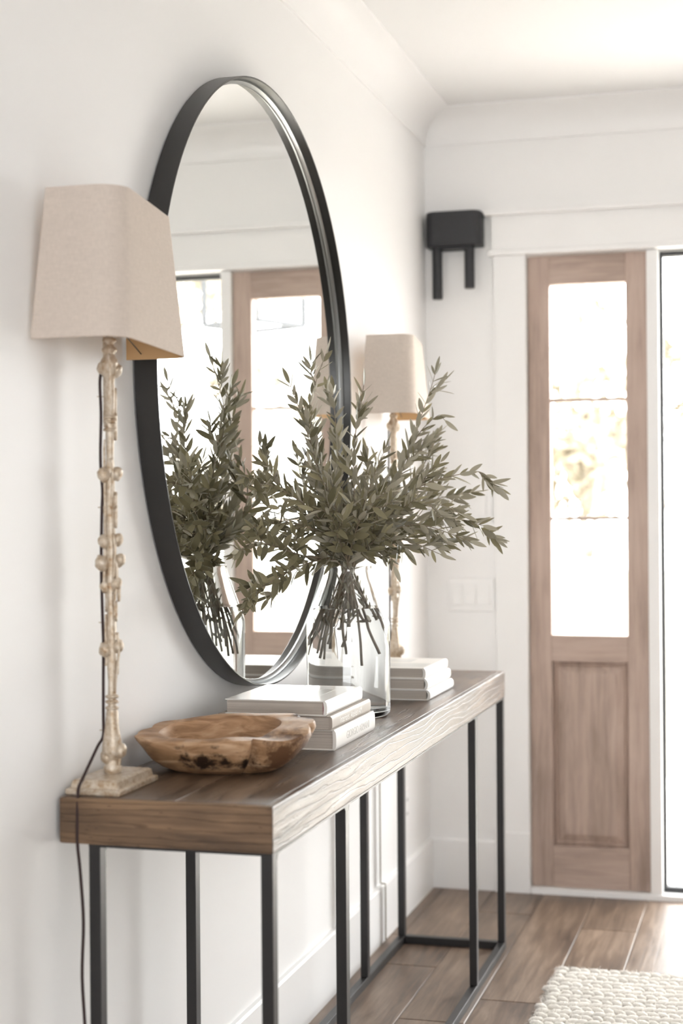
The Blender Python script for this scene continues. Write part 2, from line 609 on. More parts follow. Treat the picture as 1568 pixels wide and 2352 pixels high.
# cove crown
CP, CH = 0.105, 0.107
prof = [(0, HC - CH), (0.007, HC - CH), (0.007, HC - CH + 0.007)]
for i in range(13):
    a = math.pi / 2 * i / 12
    prof.append((0.008 + (CP - 0.014) * (1 - math.cos(a)), HC - CH + 0.008 + (CH - 0.014) * math.sin(a)))
prof += [(CP, HC - 0.006), (CP, HC), (0, HC)]
m = MB()
m.loft([[(p[0], YR, p[1]) for p in prof], [(p[0], YB - p[0], p[1]) for p in prof]])
S(m.build('trim_1', M['trim'], smooth=True, angle=35), 'white cove crown moulding along the mirror wall', 'crown moulding')
m = MB()
m.loft([[(p[0], YB - p[0], p[1]) for p in prof], [(XR, YB - p[0], p[1]) for p in prof]])
S(m.build('trim_2', M['trim'], smooth=True, angle=35), 'white cove crown moulding above the entry wall', 'crown moulding')

# casing of the entry
cs = S(MB().box(0.234, 0.340, YB - 0.02, YB, 0.2, 2.108).build('trim_3', M['trim'], bevel=0.002), 'white flat door casing with head board and plinth', 'door casing')
MB().box(0.226, 0.342, YB - 0.028, YB, 0.0, 0.2).build('plinth', M['trim'], cs, bevel=0.003)
MB().box(0.216, 2.326, YB - 0.030, YB, 2.108, 2.126).build('fillet', M['trim'], cs, bevel=0.003)
MB().box(0.228, 2.314, YB - 0.022, YB, 2.126, 2.240).build('head_board', M['trim'], cs)
MB().box(0.206, 2.336, YB - 0.042, YB, 2.240, 2.256).build('cap', M['trim'], cs, bevel=0.003)
MB().box(2.200, 2.306, YB - 0.02, YB, 0.2, 2.108).build('casing_board', M['trim'], cs, bevel=0.002)
MB().box(2.198, 2.314, YB - 0.028, YB, 0.0, 0.2).build('plinth', M['trim'], cs, bevel=0.003)
for i, (a, b) in enumerate(((0.732, 0.770), (1.770, 1.808))):
    S(MB().box(a, b, YB - 0.014, YB + 0.14, 0.018, 2.105).build('trim_%d' % (4 + i), M['trim'], bevel=0.003),
      ('white post between the wooden sidelight and the glass door', 'white post on the far side of the glass door')[i], 'door post')
S(MB().box(DX0, DX1, YB - 0.02, YB + 0.14, -0.004, 0.018).build('trim_6', M['trim'], bevel=0.003), 'white threshold along the bottom of the entry', 'threshold')


# ------------------------------------------------------------------ sidelight doors
def sidelight(name, x0, label):
    W_ = 0.388
    r = empty(name, (x0, YB + 0.0, 0.02))
    S(r, label, 'door')
    y0, y1 = 0.006, 0.05
    zt = 2.083
    lx, rx = 0.072, W_ - 0.068
    gz0, gz1 = 0.832, 1.988
    bx = dict(bevel=0.0015, seg=1)
    MB().box(0, lx, y0, y1, 0, zt).build('stile', M['door_z'], r, **bx)
    MB().box(rx, W_, y0, y1, 0, zt).build('stile', M['door_z'], r, **bx)
    MB().box(lx, rx, y0, y1, gz1, zt).build('top_rail', M['door_x'], r, **bx)
    MB().box(lx, rx, y0, y1, 0.745, gz0).build('lock_rail', M['door_x'], r, **bx)
    MB().box(lx, rx, y0, y1, 0, 0.135).build('bottom_rail', M['door_x'], r, **bx)
    # raised panel
    pz0, pz1 = 0.135, 0.745
    def ring(d, y):
        return [(lx + d, y, pz0 + d), (rx - d, y, pz0 + d), (rx - d, y, pz1 - d), (lx + d, y, pz1 - d)]
    MB().loft([ring(0, y1 - 0.004), ring(0, 0.020), ring(0.004, 0.020), ring(0.010, 0.013), ring(0.016, 0.024), ring(0.040, 0.012), ring(0.044, 0.012)], True, True, True).build('raised_panel', M['door_z'], r)
    m1, m2 = 1.606, 1.216
    for z in (m1, m2):
        MB().box(lx, rx, 0.014, 0.044, z - 0.005, z + 0.005).build('muntin', M['door_x'], r)
    # glazing bead, panes
    for a, b in ((gz0, m2 - 0.005), (m2 + 0.005, m1 - 0.005), (m1 + 0.005, gz1)):
        MB().box(lx + 0.0005, rx - 0.0005, 0.027, 0.031, a + 0.0005, b - 0.0005).build('pane', M['pane'], r)
    return r


sidelight('door_1', 0.343, 'narrow brown wooden sidelight with three glass panes over a raised panel')
sidelight('door_3', 1.809, 'matching brown wooden sidelight on the far side of the glass door')
# full glass door between
r = empty('door_2', (0.771, YB, 0.019))
S(r, 'tall glass door with thin dark frame between white posts', 'door')
GW, GH = 0.998, 2.083
MB().box(0, 0.010, 0.03, 0.07, 0, GH).build('frame_side', M['gasket'], r)
MB().box(GW - 0.014, GW, 0.03, 0.07, 0, GH).build('frame_side', M['gasket'], r)
MB().box(0.010, GW - 0.014, 0.03, 0.07, 0, 0.016).build('frame_bottom', M['gasket'], r)
MB().box(0.010, GW - 0.014, 0.03, 0.07, GH - 0.014, GH).build('frame_top', M['gasket'], r)
MB().box(0.0105, GW - 0.0145, 0.048, 0.053, 0.0165, GH - 0.0145).build('pane', M['pane'], r)

# ------------------------------------------------------------------ switches, outlet, chime
r = empty('switch_plate', (0.148, YB, 0.984))
tag(r, 'white three-gang light switch plate beside the door casing, the lower one', 'switch')
MB().box(-0.078, 0.078, -0.006, 0, -0.056, 0.056).build('plate', M['plate'], r, bevel=0.003)
for dx in (-0.046, 0, 0.046):
    rk = MB().box(dx - 0.017, dx + 0.017, -0.0085, -0.006, -0.034, 0.034).build('rocker_frame', M['trim'], r, bevel=0.001)
    MB().loft([[(dx - 0.0155, -0.0085, z), (dx + 0.0155, -0.0085, z), (dx + 0.0155, y, z), (dx - 0.0155, y, z)] for z, y in ((-0.0325, -0.0125), (0, -0.0095), (0.0325, -0.0088))]).build('rocker', M['plate'], rk)
r = empty('switch_plate', (0.185, YB, 1.279))
tag(r, 'white single control plate higher on the wall, half hidden by olive leaves', 'switch')
MB().box(-0.036, 0.036, -0.006, 0, -0.056, 0.056).build('plate', M['plate'], r, bevel=0.003)
rk = MB().box(-0.017, 0.017, -0.0085, -0.006, -0.034, 0.034).build('rocker_frame', M['trim'], r, bevel=0.001)
MB().box(-0.0155, 0.0155, -0.011, -0.0085, -0.0325, 0.0325).build('rocker', M['plate'], rk, bevel=0.001)
r = empty('wall_outlet', (0, 2.447, 0.335))
tag(r, 'white outlet plate low on the wall under the console', 'outlet')
MB().box(0, 0.006, -0.036, 0.036, -0.056, 0.056).build('plate', M['plate'], r, bevel=0.003)
for dz in (-0.022, 0.022):
    so = MB().box(0.006, 0.009, -0.017, 0.017, dz - 0.014, dz + 0.014).build('socket', M['trim'], r, bevel=0.003)
    for dy in (-0.006, 0.006):
        MB().box(0.009, 0.0095, dy - 0.001, dy + 0.001, dz - 0.005, dz + 0.005).build('slot', M['gasket'], so)

r = empty('door_chime', (0.107, YB, 1.97))
tag(r, 'black door chime box with two hanging tubes of unequal length', 'door chime')
hw, dp, cr = 0.094, 0.075, 0.03
left = [(-hw + cr + cr * math.cos(math.radians(180 + 90 * i / 8)), -dp + cr + cr * math.sin(math.radians(180 + 90 * i / 8))) for i in range(9)]
right = [(hw - cr + cr * math.cos(math.radians(270 + 90 * i / 8)), -dp + cr + cr * math.sin(math.radians(270 + 90 * i / 8))) for i in range(9)]
pl = [(-hw, 0)] + left + right + [(hw, 0)]


def sc(s, z):
    return [(p[0] * s, p[1] * s, z) for p in pl]


MB().loft([sc(0.97, 0.172), sc(1, 0.175), sc(1, 0.280), sc(0.985, 0.285), sc(0.95, 0.287)]).build('cover', M['chime'], r, smooth=True, angle=35)
MB().box(-0.06, 0.06, -0.06, 0, 0.163, 0.174).build('chime_bracket', M['chime'], r, bevel=0.003)
for tx, zb in ((-0.058, 0.0), (0.051, 0.032)):
    t = MB().lathe([(0.0150, zb), (0.0170, zb + 0.002), (0.0170, 0.175)], 20, (tx, -0.04, 0)).build('chime_tube', M['chime'], r, smooth=True, angle=40)

# ------------------------------------------------------------------ mirror
RM, XM = 0.672, 0.0487
r = empty('round_mirror', (0.0, 1.0022, 1.5496 - RM))
tag(r, 'large round mirror in a deep black metal band frame', 'mirror')


def xring(rad, x, n=160):
    return [(x, rad * math.cos(2 * math.pi * i / n), RM + rad * math.sin(2 * math.pi * i / n)) for i in range(n)]


MB().loft([xring(RM - 0.004, 0.004), xring(RM, 0.004), xring(RM, XM - 0.0008), xring(RM - 0.0008, XM), xring(RM - 0.0032, XM), xring(RM - 0.004, XM - 0.0008), xring(RM - 0.004, 0.004)], True, False, False).build('frame', M['frame_black'], r, smooth=True, angle=35)
MB().loft([xring(RM - 0.0042, 0.005), xring(RM - 0.0042, 0.0145)], True, True, True).build('backing', M['black'], r)
MB().loft([xring(RM - 0.0045, 0.015), xring(RM - 0.0045, 0.020)], True, True, True).build('mirror_glass', M['mirror'], r)
M['gunmetal'] = plain('gunmetal_lip', (0.30, 0.31, 0.31, 1), 0.28, metal=0.9)
MB().loft([xring(RM - 0.0041, 0.0205), xring(RM - 0.0041, 0.0275), xring(RM - 0.0085, 0.0285), xring(RM - 0.0145, 0.0225), xring(RM - 0.0150, 0.0205)], True, False, False).build('inner_lip', M['gunmetal'], r, smooth=True, angle=50)
for dy in (-0.25, 0.25):
    MB().box(0.0, 0.006, dy - 0.02, dy + 0.02, RM + 0.5, RM + 0.54).build('hanging_bracket', M['black'], r)

# ------------------------------------------------------------------ console table
TX0, TX1, LT, HT, TT = 0.0072, 0.3746, 2.1353, 0.80, 0.0746
t = empty('console_table', (0.19, LT / 2, 0))
tag(t, 'long console table with thick rustic brown wood top on black steel frame', 'console table')
ox, oy = -0.19, -LT / 2


def tb(x0, x1, y0, y1, z0, z1):
    return MB().box(x0 + ox, x1 + ox, y0 + oy, y1 + oy, z0, z1)


MT = 0.014
XS = 0.205
zb = HT - TT


bv = dict(bevel=0.0022, seg=2)
# top planks sit inside a mitred border of edge boards
tb(TX0 + MT, XS - 0.0006, MT, LT - MT, HT - 0.03, HT).build('top_plank', M['table_y'], t, bevel=0.0016)
tb(XS + 0.0006, TX1 - MT, MT, LT - MT, HT - 0.03, HT).build('top_plank', M['table_y'], t, bevel=0.0016)


def prism(poly, z0, z1):
    m = MB()
    m.loft([[(p[0] + ox, p[1] + oy, z) for p in poly] for z in (z0, z1)])
    return m


prism([(TX0, 0), (TX1, 0), (TX1 - MT, MT), (TX0 + MT, MT)], zb, HT).build('end_board', M['table_x'], t, **bv)
prism([(TX0 + MT, LT - MT), (TX1 - MT, LT - MT), (TX1, LT), (TX0, LT)], zb, HT).build('end_board', M['table_x'], t, **bv)
prism([(TX1, 0), (TX1, LT), (TX1 - MT, LT - MT), (TX1 - MT, MT)], zb, HT).build('front_board', M['table_y'], t, **bv)
prism([(TX0, 0), (TX0 + MT, MT), (TX0 + MT, LT - MT), (TX0, LT)], zb, HT).build('back_board', M['table_y'], t, **bv)
tb(TX0 + MT, TX1 - MT, MT, LT - MT, zb, zb + 0.006).build('underside', M['table_y'], t)
# steel
LX = ((0.0585, 0.0785), (0.3535, 0.3735))
LW = 0.024
LY = (0.002, 0.428, 1.688, LT - LW - 0.002)
zr = 0.022
for x0, x1 in LX:
    for y in LY:
        lg = tb(x0, x1, y, y + LW, zr if True else 0, zb - 0.004).build('leg', M['black'], t, bevel=0.0012)
        # weld fillets under the top
        for sgn in (-1, 1):
            e = y + LW if sgn > 0 else y
            if (sgn < 0 and y < 0.01) or (sgn > 0 and y > LT - 0.05):
                continue
            k = 0.010
            pr = [(e, zb - 0.004), (e + sgn * k, zb - 0.004)] + [(e + sgn * k * (1 - math.sin(math.radians(a))), zb - 0.004 - k * (1 - math.cos(math.radians(a)))) for a in (22, 45, 68, 90)]
            MB().loft([[(xx + ox, p[0] + oy, p[1]) for p in pr] for xx in (x0, x1)]).build('fillet', M['black'], lg)
    tb(x0, x1, 0.002, LT - 0.002, 0.0, zr).build('floor_rail', M['black'], t, bevel=0.0015)
    tb(x0, x1, 0.002, LT - 0.002, zb - 0.004, zb).build('top_strip', M['black'], t)
for y in (LY[0], LY[3]):
    tb(LX[0][1], LX[1][0], y, y + LW, 0.0, zr).build('cross_rail', M['black'], t, bevel=0.0015)
    tb(LX[0][1], LX[1][0], y, y + LW, zb - 0.004, zb).build('top_strip', M['black'], t)

# ------------------------------------------------------------------ table lamps


def zl(v):
    return 1.557 - 0.000735 * (v - 780) - 0.8


def lamp(loc, label, with_cord, seed, sz=(1.542, 1.787)):
    rnd = random.Random(seed)
    r = empty('table_lamp', loc)
    tag(r, label, 'lamp', 'pair of slim lamps on the console')
    b = MB().box(-0.049, 0.049, -0.083, 0.083, 0, 0.011).build('base', M['antique'], r, bevel=0.003)
    MB().loft([[(-0.042, -0.075, 0.011), (0.042, -0.075, 0.011), (0.042, 0.075, 0.011), (-0.042, 0.075, 0.011)],
               [(-0.040, -0.073, 0.022), (0.040, -0.073, 0.022), (0.040, 0.073, 0.022), (-0.040, 0.073, 0.022)],
               [(-0.036, -0.069, 0.0245), (0.036, -0.069, 0.0245), (0.036, 0.069, 0.0245), (-0.036, 0.069, 0.0245)]]).build('base_step', M['antique'], b)
    # stem: turned and twiggy
    pr = [(0.0125, 0.024), (0.0155, 0.030), (0.0155, 0.036), (0.0115, 0.042), (0.0125, 0.050), (0.0165, 0.058), (0.0170, 0.068), (0.0150, 0.084), (0.0118, 0.105), (0.0100, 0.128)]
    z = 0.14
    ztop = zl(870)
    while z < ztop:
        pr.append((0.0075 + 0.0008 * math.sin(z * 31) + 0.0004 * math.sin(z * 97), z))
        z += 0.013
    pr += [(0.0105, zl(862)), (0.0135, zl(850)), (0.0150, zl(838)), (0.0140, zl(826)), (0.0105, zl(818)), (0.0085, zl(812)), (0.0125, zl(806)), (0.0125, zl(799)), (0.0070, zl(793)), (0.0070, zl(786)), (0.0115, zl(783)), (0.0115, zl(777)), (0.006, zl(774)), (0.006, zl(740))]
    MB().lathe(pr, 20, wob=lambda a, z: 1 + 0.05 * math.sin(3 * a + z * 40) + 0.05 * noise.noise(Vector((math.cos(a) * 2, math.sin(a) * 2, z * 45)))).build('stem', M['antique'], r, smooth=True)
    # rings
    for vs in ((957, 968, 986), (1600, 1612, 1626)):
        for v in vs:
            MB().lathe([(0.008, zl(v) - 0.003), (0.0105, zl(v) - 0.0022), (0.0118, zl(v)), (0.0105, zl(v) + 0.0022), (0.008, zl(v) + 0.003)], 18).build('ring', M['antique'], r, smooth=True)
    # buds with little stalks, in pairs round the stem
    camdir = Vector((math.cos(YAW), math.sin(YAW), 0))
    spec = [(846, -1, 0.013), (850, 1, 0.012), (1090, -1, 0.0125), (1088, 1, 0.0115), (1243, -1, 0.012), (1240, 1, 0.011), (1293, -1, 0.0135), (1287, 1, 0.011),
            (1347, -1, 0.012), (1340, 1, 0.0105), (1492, -1, 0.012), (1485, 1, 0.011), (1738, -1, 0.0125), (1724, 1, 0.012)]
    for i, (v, s, rad) in enumerate(spec):
        wide = 0.0150 if v in (1293, 1287) else 0.0108
        if v > 1700: wide = 0.017 if s > 0 else 0.009
        d = camdir * s
        d.rotate(Matrix.Rotation(rnd.uniform(-0.5, 0.5), 3, 'Z'))
        c = d * wide + Vector((0, 0, zl(v)))
        tl = Matrix.Rotation(s * 0.35, 3, 'Y')
        bud = MB().blob(c, (rad * 0.88, rad * 0.92, rad * 1.08), 16, 10, 0.18, i * 3.1 + seed, tl).build('bud', M['antique'], r, smooth=True)
        # stalk running along the stem
        sg = -1 if i % 2 else 1
        pts = [c * 0.9, c * 0.85 + Vector((0, 0, 0.012 * sg)), Vector((d.x * 0.010, d.y * 0.010, zl(v) + 0.03 * sg)), Vector((d.x * 0.0075, d.y * 0.0075 - 0.004, zl(v) + 0.06 * sg))]
        MB().tube(catmull(pts, 4), [0.0030 - 0.0001 * k for k in range(13)], 7).build('stalk', M['antique'], bud, smooth=True)
        # second stalk across the front
    for i, v in enumerate((850, 1090, 1262, 1320, 1490, 1725)):
        a = -1.3 + 0.25 * i
        d = Vector((math.cos(a), math.sin(a), 0))
        pts = [d * 0.012 + Vector((0, 0, zl(v) + 0.028)), d * 0.0125 + Vector((0.003, 0, zl(v))), d * 0.010 + Vector((0, 0, zl(v) - 0.045)), d * 0.007 + Vector((0, 0, zl(v) - 0.075))]
        MB().tube(catmull(pts, 5), [0.0027 - 0.00008 * k for k in range(16)], 7).build('stalk', M['antique'], r, smooth=True)
    # open-backed half shade, wider below
    z0, z1 = sz[0] - 0.8, sz[1] - 0.8

    def outline(n, f, xw, xn, xf, rc):
        """wall end of near side -> round the room side -> wall end of far side"""
        pts = [(xw, n)]
        k = 10
        pts += [(xw + (xn - rc - xw) * i / 4, n) for i in range(1, 4)]
        for i in range(k + 1):
            a = math.radians(-90 + 86 * i / k)
            pts.append((xn - rc + rc * math.cos(a), n + rc + rc * math.sin(a)))
        for i in range(1, 6):
            q = i / 6
            ya, yb = n + rc, f - rc * 0.6
            pts.append((xn + (xf - xn) * q, ya + (yb - ya) * q))
        r2 = rc * 0.6
        for i in range(k + 1):
            a = math.radians(0 + 90 * i / k)
            pts.append((xf - r2 + r2 * math.cos(a), f - r2 + r2 * math.sin(a)))
        pts += [(xf - r2 + (xw - xf + r2) * i / 4, f) for i in range(1, 5)]
        return pts

    def wall_of(inset, mat, name, th, par):
        rings = []
        bo = outline(-0.19 + inset, 0.188 - inset, -0.050, 0.102 - inset, 0.072 - inset, 0.05)
        to = outline(-0.158 + inset, 0.156 - inset, -0.038, 0.088 - inset, 0.056 - inset, 0.046)
        bi = outline(-0.19 + inset + th, 0.188 - inset - th, -0.050, 0.102 - inset - th, 0.072 - inset - th, 0.05)
        ti = outline(-0.158 + inset + th, 0.156 - inset - th, -0.038, 0.088 - inset - th, 0.056 - inset - th, 0.046)
        m = MB()
        loops = [[(p[0], p[1], z0) for p in bo], [(p[0], p[1], z1) for p in to], [(p[0], p[1], z1) for p in ti], [(p[0], p[1], z0) for p in bi]]
        n = len(bo)
        vs = [p for l in loops for p in l]
        fs = []
        for a in range(4):
            b_ = (a + 1) % 4
            for j in range(n - 1):
                fs.append((a * n + j, a * n + j + 1, b_ * n + j + 1, b_ * n + j))
        fs += [(0, n, 2 * n, 3 * n), (n - 1, 4 * n - 1, 3 * n - 1, 2 * n - 1)]
        m.add(vs, fs)
        return m.build(name, mat, par, smooth=True, angle=40)

    sh = wall_of(0.0, M['linen'], 'lamp_shade', 0.0014, r)
    tag(sh, 'beige linen half shade with open back')
    ln = wall_of(0.0016, M['gold'], 'shade_lining', 0.0006, sh)
    tag(ln, 'gold shade lining')
    # spider wires and socket
    MB().tube([(0, 0, zl(740)), (0, 0, zl(640))], 0.013, 14).build('socket', M['brass'], r, smooth=True, angle=40)
    zz = z0 + 0.03
    MB().tube([(0.0, 0.0, zl(745)), (0.03, 0.09, zz), (0.06, 0.182, zz)], 0.0012, 6).build('shade_wire', M['wire'], r)
    MB().tube([(0.0, 0.0, zl(745)), (-0.01, 0.1, zz), (-0.02, 0.183, z0 + 0.01)], 0.0012, 6).build('shade_wire', M['wire'], r)
    MB().tube([(0.0, 0.0, zl(745)), (0.02, -0.1, zz), (0.04, -0.184, zz)], 0.0012, 6).build('shade_wire', M['wire'], r)
    if with_cord:
        # cord down the camera-left side of the stem, over the table end and down
        lv = camdir * -1
        def cp(off, z, y=0.0):
            p = lv * off
            return (p.x, p.y + y, z)
        pts = [cp(0.014, zl(848)), cp(0.0165, zl(880)), cp(0.0150, zl(950)), cp(0.0165, zl(1040)), cp(0.0155, zl(1088)), cp(0.0135, zl(1130)), cp(0.015, zl(1180)), cp(0.0165, zl(1300)), cp(0.015, zl(1420)), cp(0.0140, zl(1480)), cp(0.0145, zl(1560)), cp(0.0150, zl(1640)), cp(0.0155, zl(1690)),
               (-0.021, -0.012, zl(1712)), (-0.024, -0.040, zl(1748)), (-0.022, -0.072, zl(1775)), (-0.019, -0.092, 0.016), (-0.017, -0.1005, 0.0), (-0.0165, -0.103, -0.03), (-0.0165, -0.1035, -0.076), (-0.012, -0.104, -0.12), (-0.006, -0.106, -0.2), (-0.009, -0.106, -0.29), (-0.003, -0.107, -0.40), (0.0, -0.110, -0.55), (0.006, -0.115, -0.70), (0.006, -0.13, -0.775), (-0.008, -0.19, -0.797), (-0.022, -0.32, -0.797)]
        MB().tube(catmull(pts, 5), 0.0027, 8).build('power_cord', M['cord'], r, smooth=True)
        for v in (910, 1165, 1430, 1678):
            p = lv * 0.0158
            MB().tube([(p.x * 0.45, p.y * 0.45, zl(v)), (p.x * 1.35, p.y * 1.35, zl(v) + 0.0005)], 0.0009, 6).build('cord_clip', M['brass'], r)
    else:
        lv = camdir * -1
        pts = [(lv.x * 0.015, lv.y * 0.015, zl(v)) for v in (850, 1000, 1200, 1400, 1600, 1690)]
        pts += [(-0.030, 0.0, 0.06), (-0.046, 0.02, 0.02), (-0.0515, 0.03, -0.03)]
        MB().tube(catmull(pts, 5), 0.0027, 8).build('power_cord', M['cord'], r, smooth=True)
    return r


lamp((0.056, 0.104, HT), 'tall slim lamp with linen half shade, nearest on the console end', True, 1)
lamp((0.074, 2.040, HT), 'matching slim lamp at the far console end, behind the olive branches', False, 2, (1.536, 1.757))
# thin olive cord straight down wall and baseboard
m = MB()
m.tube([(0.0022, 2.128, 0.72), (0.0022, 2.128, BH + 0.004)], 0.0016, 8)
m.tube([(0.0022, 2.128, BH + 0.003), (BT + 0.002, 2.128, BH + 0.002), (BT + 0.0022, 2.128, BH - 0.008), (BT + 0.0022, 2.128, 0.001)], 0.0016, 8)
tag(m.build('lamp_cable', plain('olive_cable', rgb((120, 108, 78)), 0.6), smooth=True), 'thin olive cable running straight down the white wall under the console', 'cable')


# ------------------------------------------------------------------ books
def book(label, x0, x1, y0, y1, z0, z1, cover, th, rz=0.0, text=None, ink=None, tsize=0.02, tstart=0.12, round_spine=0.0, group=None, deco=False, line=None):
    """spine on the room (+x) side"""
    cx, cy = (x0 + x1) / 2, (y0 + y1) / 2
    r = empty('book', (cx, cy, z0), rz)
    tag(r, label, 'book', group)
    a, b, c, d = x0 - cx, x1 - cx, y0 - cy, y1 - cy
    h = z1 - z0
    m = MB()
    m.box(a, b - th, c, d, 0, th)
    MB().box(a, b - 0.004, c, d, 0, th).build('back_cover', cover, r, bevel=0.0006)
    top = MB().box(a, b - 0.004, c, d, h - th, h).build('front_cover', cover, r, bevel=0.0006)
    # spine: shallow rounded strip
    n = 9
    ro, ri = [], []
    for i in range(n):
        q = i / (n - 1)
        bul = round_spine * math.sin(math.pi * q)
        ro.append((b - 0.0035 + bul + 0.0030 * min(1, math.sin(math.pi * q) * 2.5), q * h))
        ri.append((b - 0.0075 + bul, th * 0.6 + q * (h - 1.2 * th)))
    loop = ro + ri[::-1]
    sp = MB()
    sp.loft([[(p[0], c, p[1]) for p in loop], [(p[0], d, p[1]) for p in loop]])
    spo = sp.build('spine', cover, r, smooth=True, angle=50)
    MB().box(a + 0.003, b - 0.0075, c + 0.003, d - 0.003, th, h - th).build('page_block', M['pages'], r)
    if line:
        MB().box(b - 0.0078, b - 0.0060, c + 0.0002, c + 0.0026, th, h - th).build('headband', line, r)
    if text:
        for (txt, ts, y) in text:
            cu = bpy.data.curves.new('lettering', 'FONT')
            cu.body = txt
            cu.size = ts
            cu.extrude = 0.00005
            tmp = bpy.data.objects.new('lettering_source', cu)
            COL.objects.link(tmp)
            me = bpy.data.meshes.new_from_object(tmp.evaluated_get(bpy.context.evaluated_depsgraph_get()))
            bpy.data.objects.remove(tmp, do_unlink=True)
            me.materials.clear()
            me.materials.append(ink)
            me.transform(Matrix(((0, 0, 1, b - 0.0004 + round_spine), (1, 0, 0, c + y), (0, 1, 0, h / 2 - ts * 0.33), (0, 0, 0, 1))))
            o = bpy.data.objects.new('lettering', me)
            COL.objects.link(o)
            o.parent = spo
    if deco:
        for (px0, px1, py0, py1) in deco:
            MB().box(a + px0, a + px1, c + py0, c + py1, h, h + 0.0002).build('printed_block', M['ink_soft'], top)
    return r


G1 = 'books stacked by the bowl'
book('thick ivory book with pale grey spine lettering, bottom of the near stack', 0.075, 0.313, 0.580, 0.880, HT, 0.840, M['book_ivory'], 0.0022, text=[('GIORGIO ARMANI', 0.0215, 0.075)], ink=M['ink_grey'], round_spine=0.001, group=G1)
book('greige book with white spine lettering, middle of the near stack', 0.072, 0.307, 0.574, 0.868, 0.8402, 0.867, M['book_greige'], 0.0022, text=[('Interiors  Atelier AM', 0.0195, 0.055)], ink=M['ink_white'], round_spine=0.001, group=G1)
book('glossy white book on top of the near stack', 0.088, 0.297, 0.572, 0.836, 0.8672, 0.8965, M['book_white'], 0.0022, line=M['book_line'], group=G1, round_spine=0.0015,
     deco=[(0.03 + 0.012 * i, 0.036 + 0.012 * i, 0.10 + 0.01 * (i % 3), 0.19 - 0.012 * (i % 4)) for i in range(8)] + [(0.14, 0.17, 0.06, 0.20)])
G2 = 'white books stacked behind the vase'
book('white book with rounded spine, bottom of the far stack', 0.105, 0.315, 1.402, 1.682, HT, 0.8255, M['book_white'], 0.0022, round_spine=0.004, group=G2)
book('white book, middle of the far stack', 0.105, 0.310, 1.398, 1.672, 0.8257, 0.8535, M['book_white'], 0.0022, round_spine=0.004, group=G2)
book('white book with pale grey printed cover, topmost of the far stack', 0.105, 0.306, 1.400, 1.662, 0.8537, 0.8790, M['book_ivory'], 0.0022, round_spine=0.002, group=G2,
     deco=[(0.05, 0.19, 0.03, 0.12), (0.02, 0.13, 0.15, 0.23)])


# ------------------------------------------------------------------ rustic bowl
def bowl_mat():
    m, nt, b = new_mat('teak_root')
    N = nt.nodes.new
    L = nt.links.new
    tc = N('ShaderNodeTexCoord')
    mp = N('ShaderNodeMapping'); mp.inputs['Scale'].default_value = (14, 14, 60)
    mp.inputs['Rotation'].default_value = (0.3, 0.2, 0.4)
    L(tc.outputs['Object'], mp.inputs['Vector'])
    n1 = N('ShaderNodeTexNoise'); n1.inputs['Scale'].default_value = 1; n1.inputs['Detail'].default_value = 8; n1.inputs['Distortion'].default_value = 1.2
    L(mp.outputs[0], n1.inputs['Vector'])
    r = N('ShaderNodeValToRGB')
    e = r.color_ramp.elements
    e[0].position, e[0].color = 0.3, rgb((136, 102, 72))
    e[1].position, e[1].color = 0.7, rgb((202, 170, 138))
    k = e.new(0.5); k.color = rgb((174, 138, 104))
    L(n1.outputs['Fac'], r.inputs['Fac'])
    n2 = N('ShaderNodeTexNoise'); n2.inputs['Scale'].default_value = 26; n2.inputs['Detail'].default_value = 8; n2.inputs['Roughness'].default_value = 0.7
    L(tc.outputs['Object'], n2.inputs['Vector'])

    def spot(c, rad):
        vm = N('ShaderNodeVectorMath'); vm.operation = 'DISTANCE'
        mp_ = N('ShaderNodeMapping'); mp_.vector_type = 'POINT'
        mp_.inputs['Scale'].default_value = (1, 1, 2.0)
        L(tc.outputs['Object'], mp_.inputs['Vector'])
        L(mp_.outputs[0], vm.inputs[0])
        vm.inputs[1].default_value = (c[0], c[1], c[2] * 2.0)
        mr = N('ShaderNodeMapRange')
        mr.inputs['From Min'].default_value, mr.inputs['From Max'].default_value = 0.0, rad
        mr.inputs['To Min'].default_value, mr.inputs['To Max'].default_value = 0.42, -0.25
        L(vm.outputs['Value'], mr.inputs['Value'])
        ad = N('ShaderNodeMath'); ad.operation = 'ADD'
        L(mr.outputs['Result'], ad.inputs[0]); L(n2.outputs['Fac'], ad.inputs[1])
        rp = N('ShaderNodeMapRange')
        rp.inputs['From Min'].default_value, rp.inputs['From Max'].default_value = 0.60, 0.74
        L(ad.outputs[0], rp.inputs['Value'])
        return rp.outputs['Result']

    col = r.outputs['Color']
    for c, rad, dark in BOWL_SPOTS:
        mx = N('ShaderNodeMix'); mx.data_type = 'RGBA'
        L(spot(c, rad), mx.inputs['Factor'])
        L(col, mx.inputs['A'])
        mx.inputs['B'].default_value = dark
        col = mx.outputs['Result']
    L(col, b.inputs['Base Color'])
    b.inputs['Roughness'].default_value = 0.5
    b.inputs['Specular IOR Level'].default_value = 0.35
    bp = N('ShaderNodeBump'); bp.inputs['Strength'].default_value = 0.4; bp.inputs['Distance'].default_value = 0.003
    L(n1.outputs['Fac'], bp.inputs['Height']); L(bp.outputs['Normal'], b.inputs['Normal'])
    return m


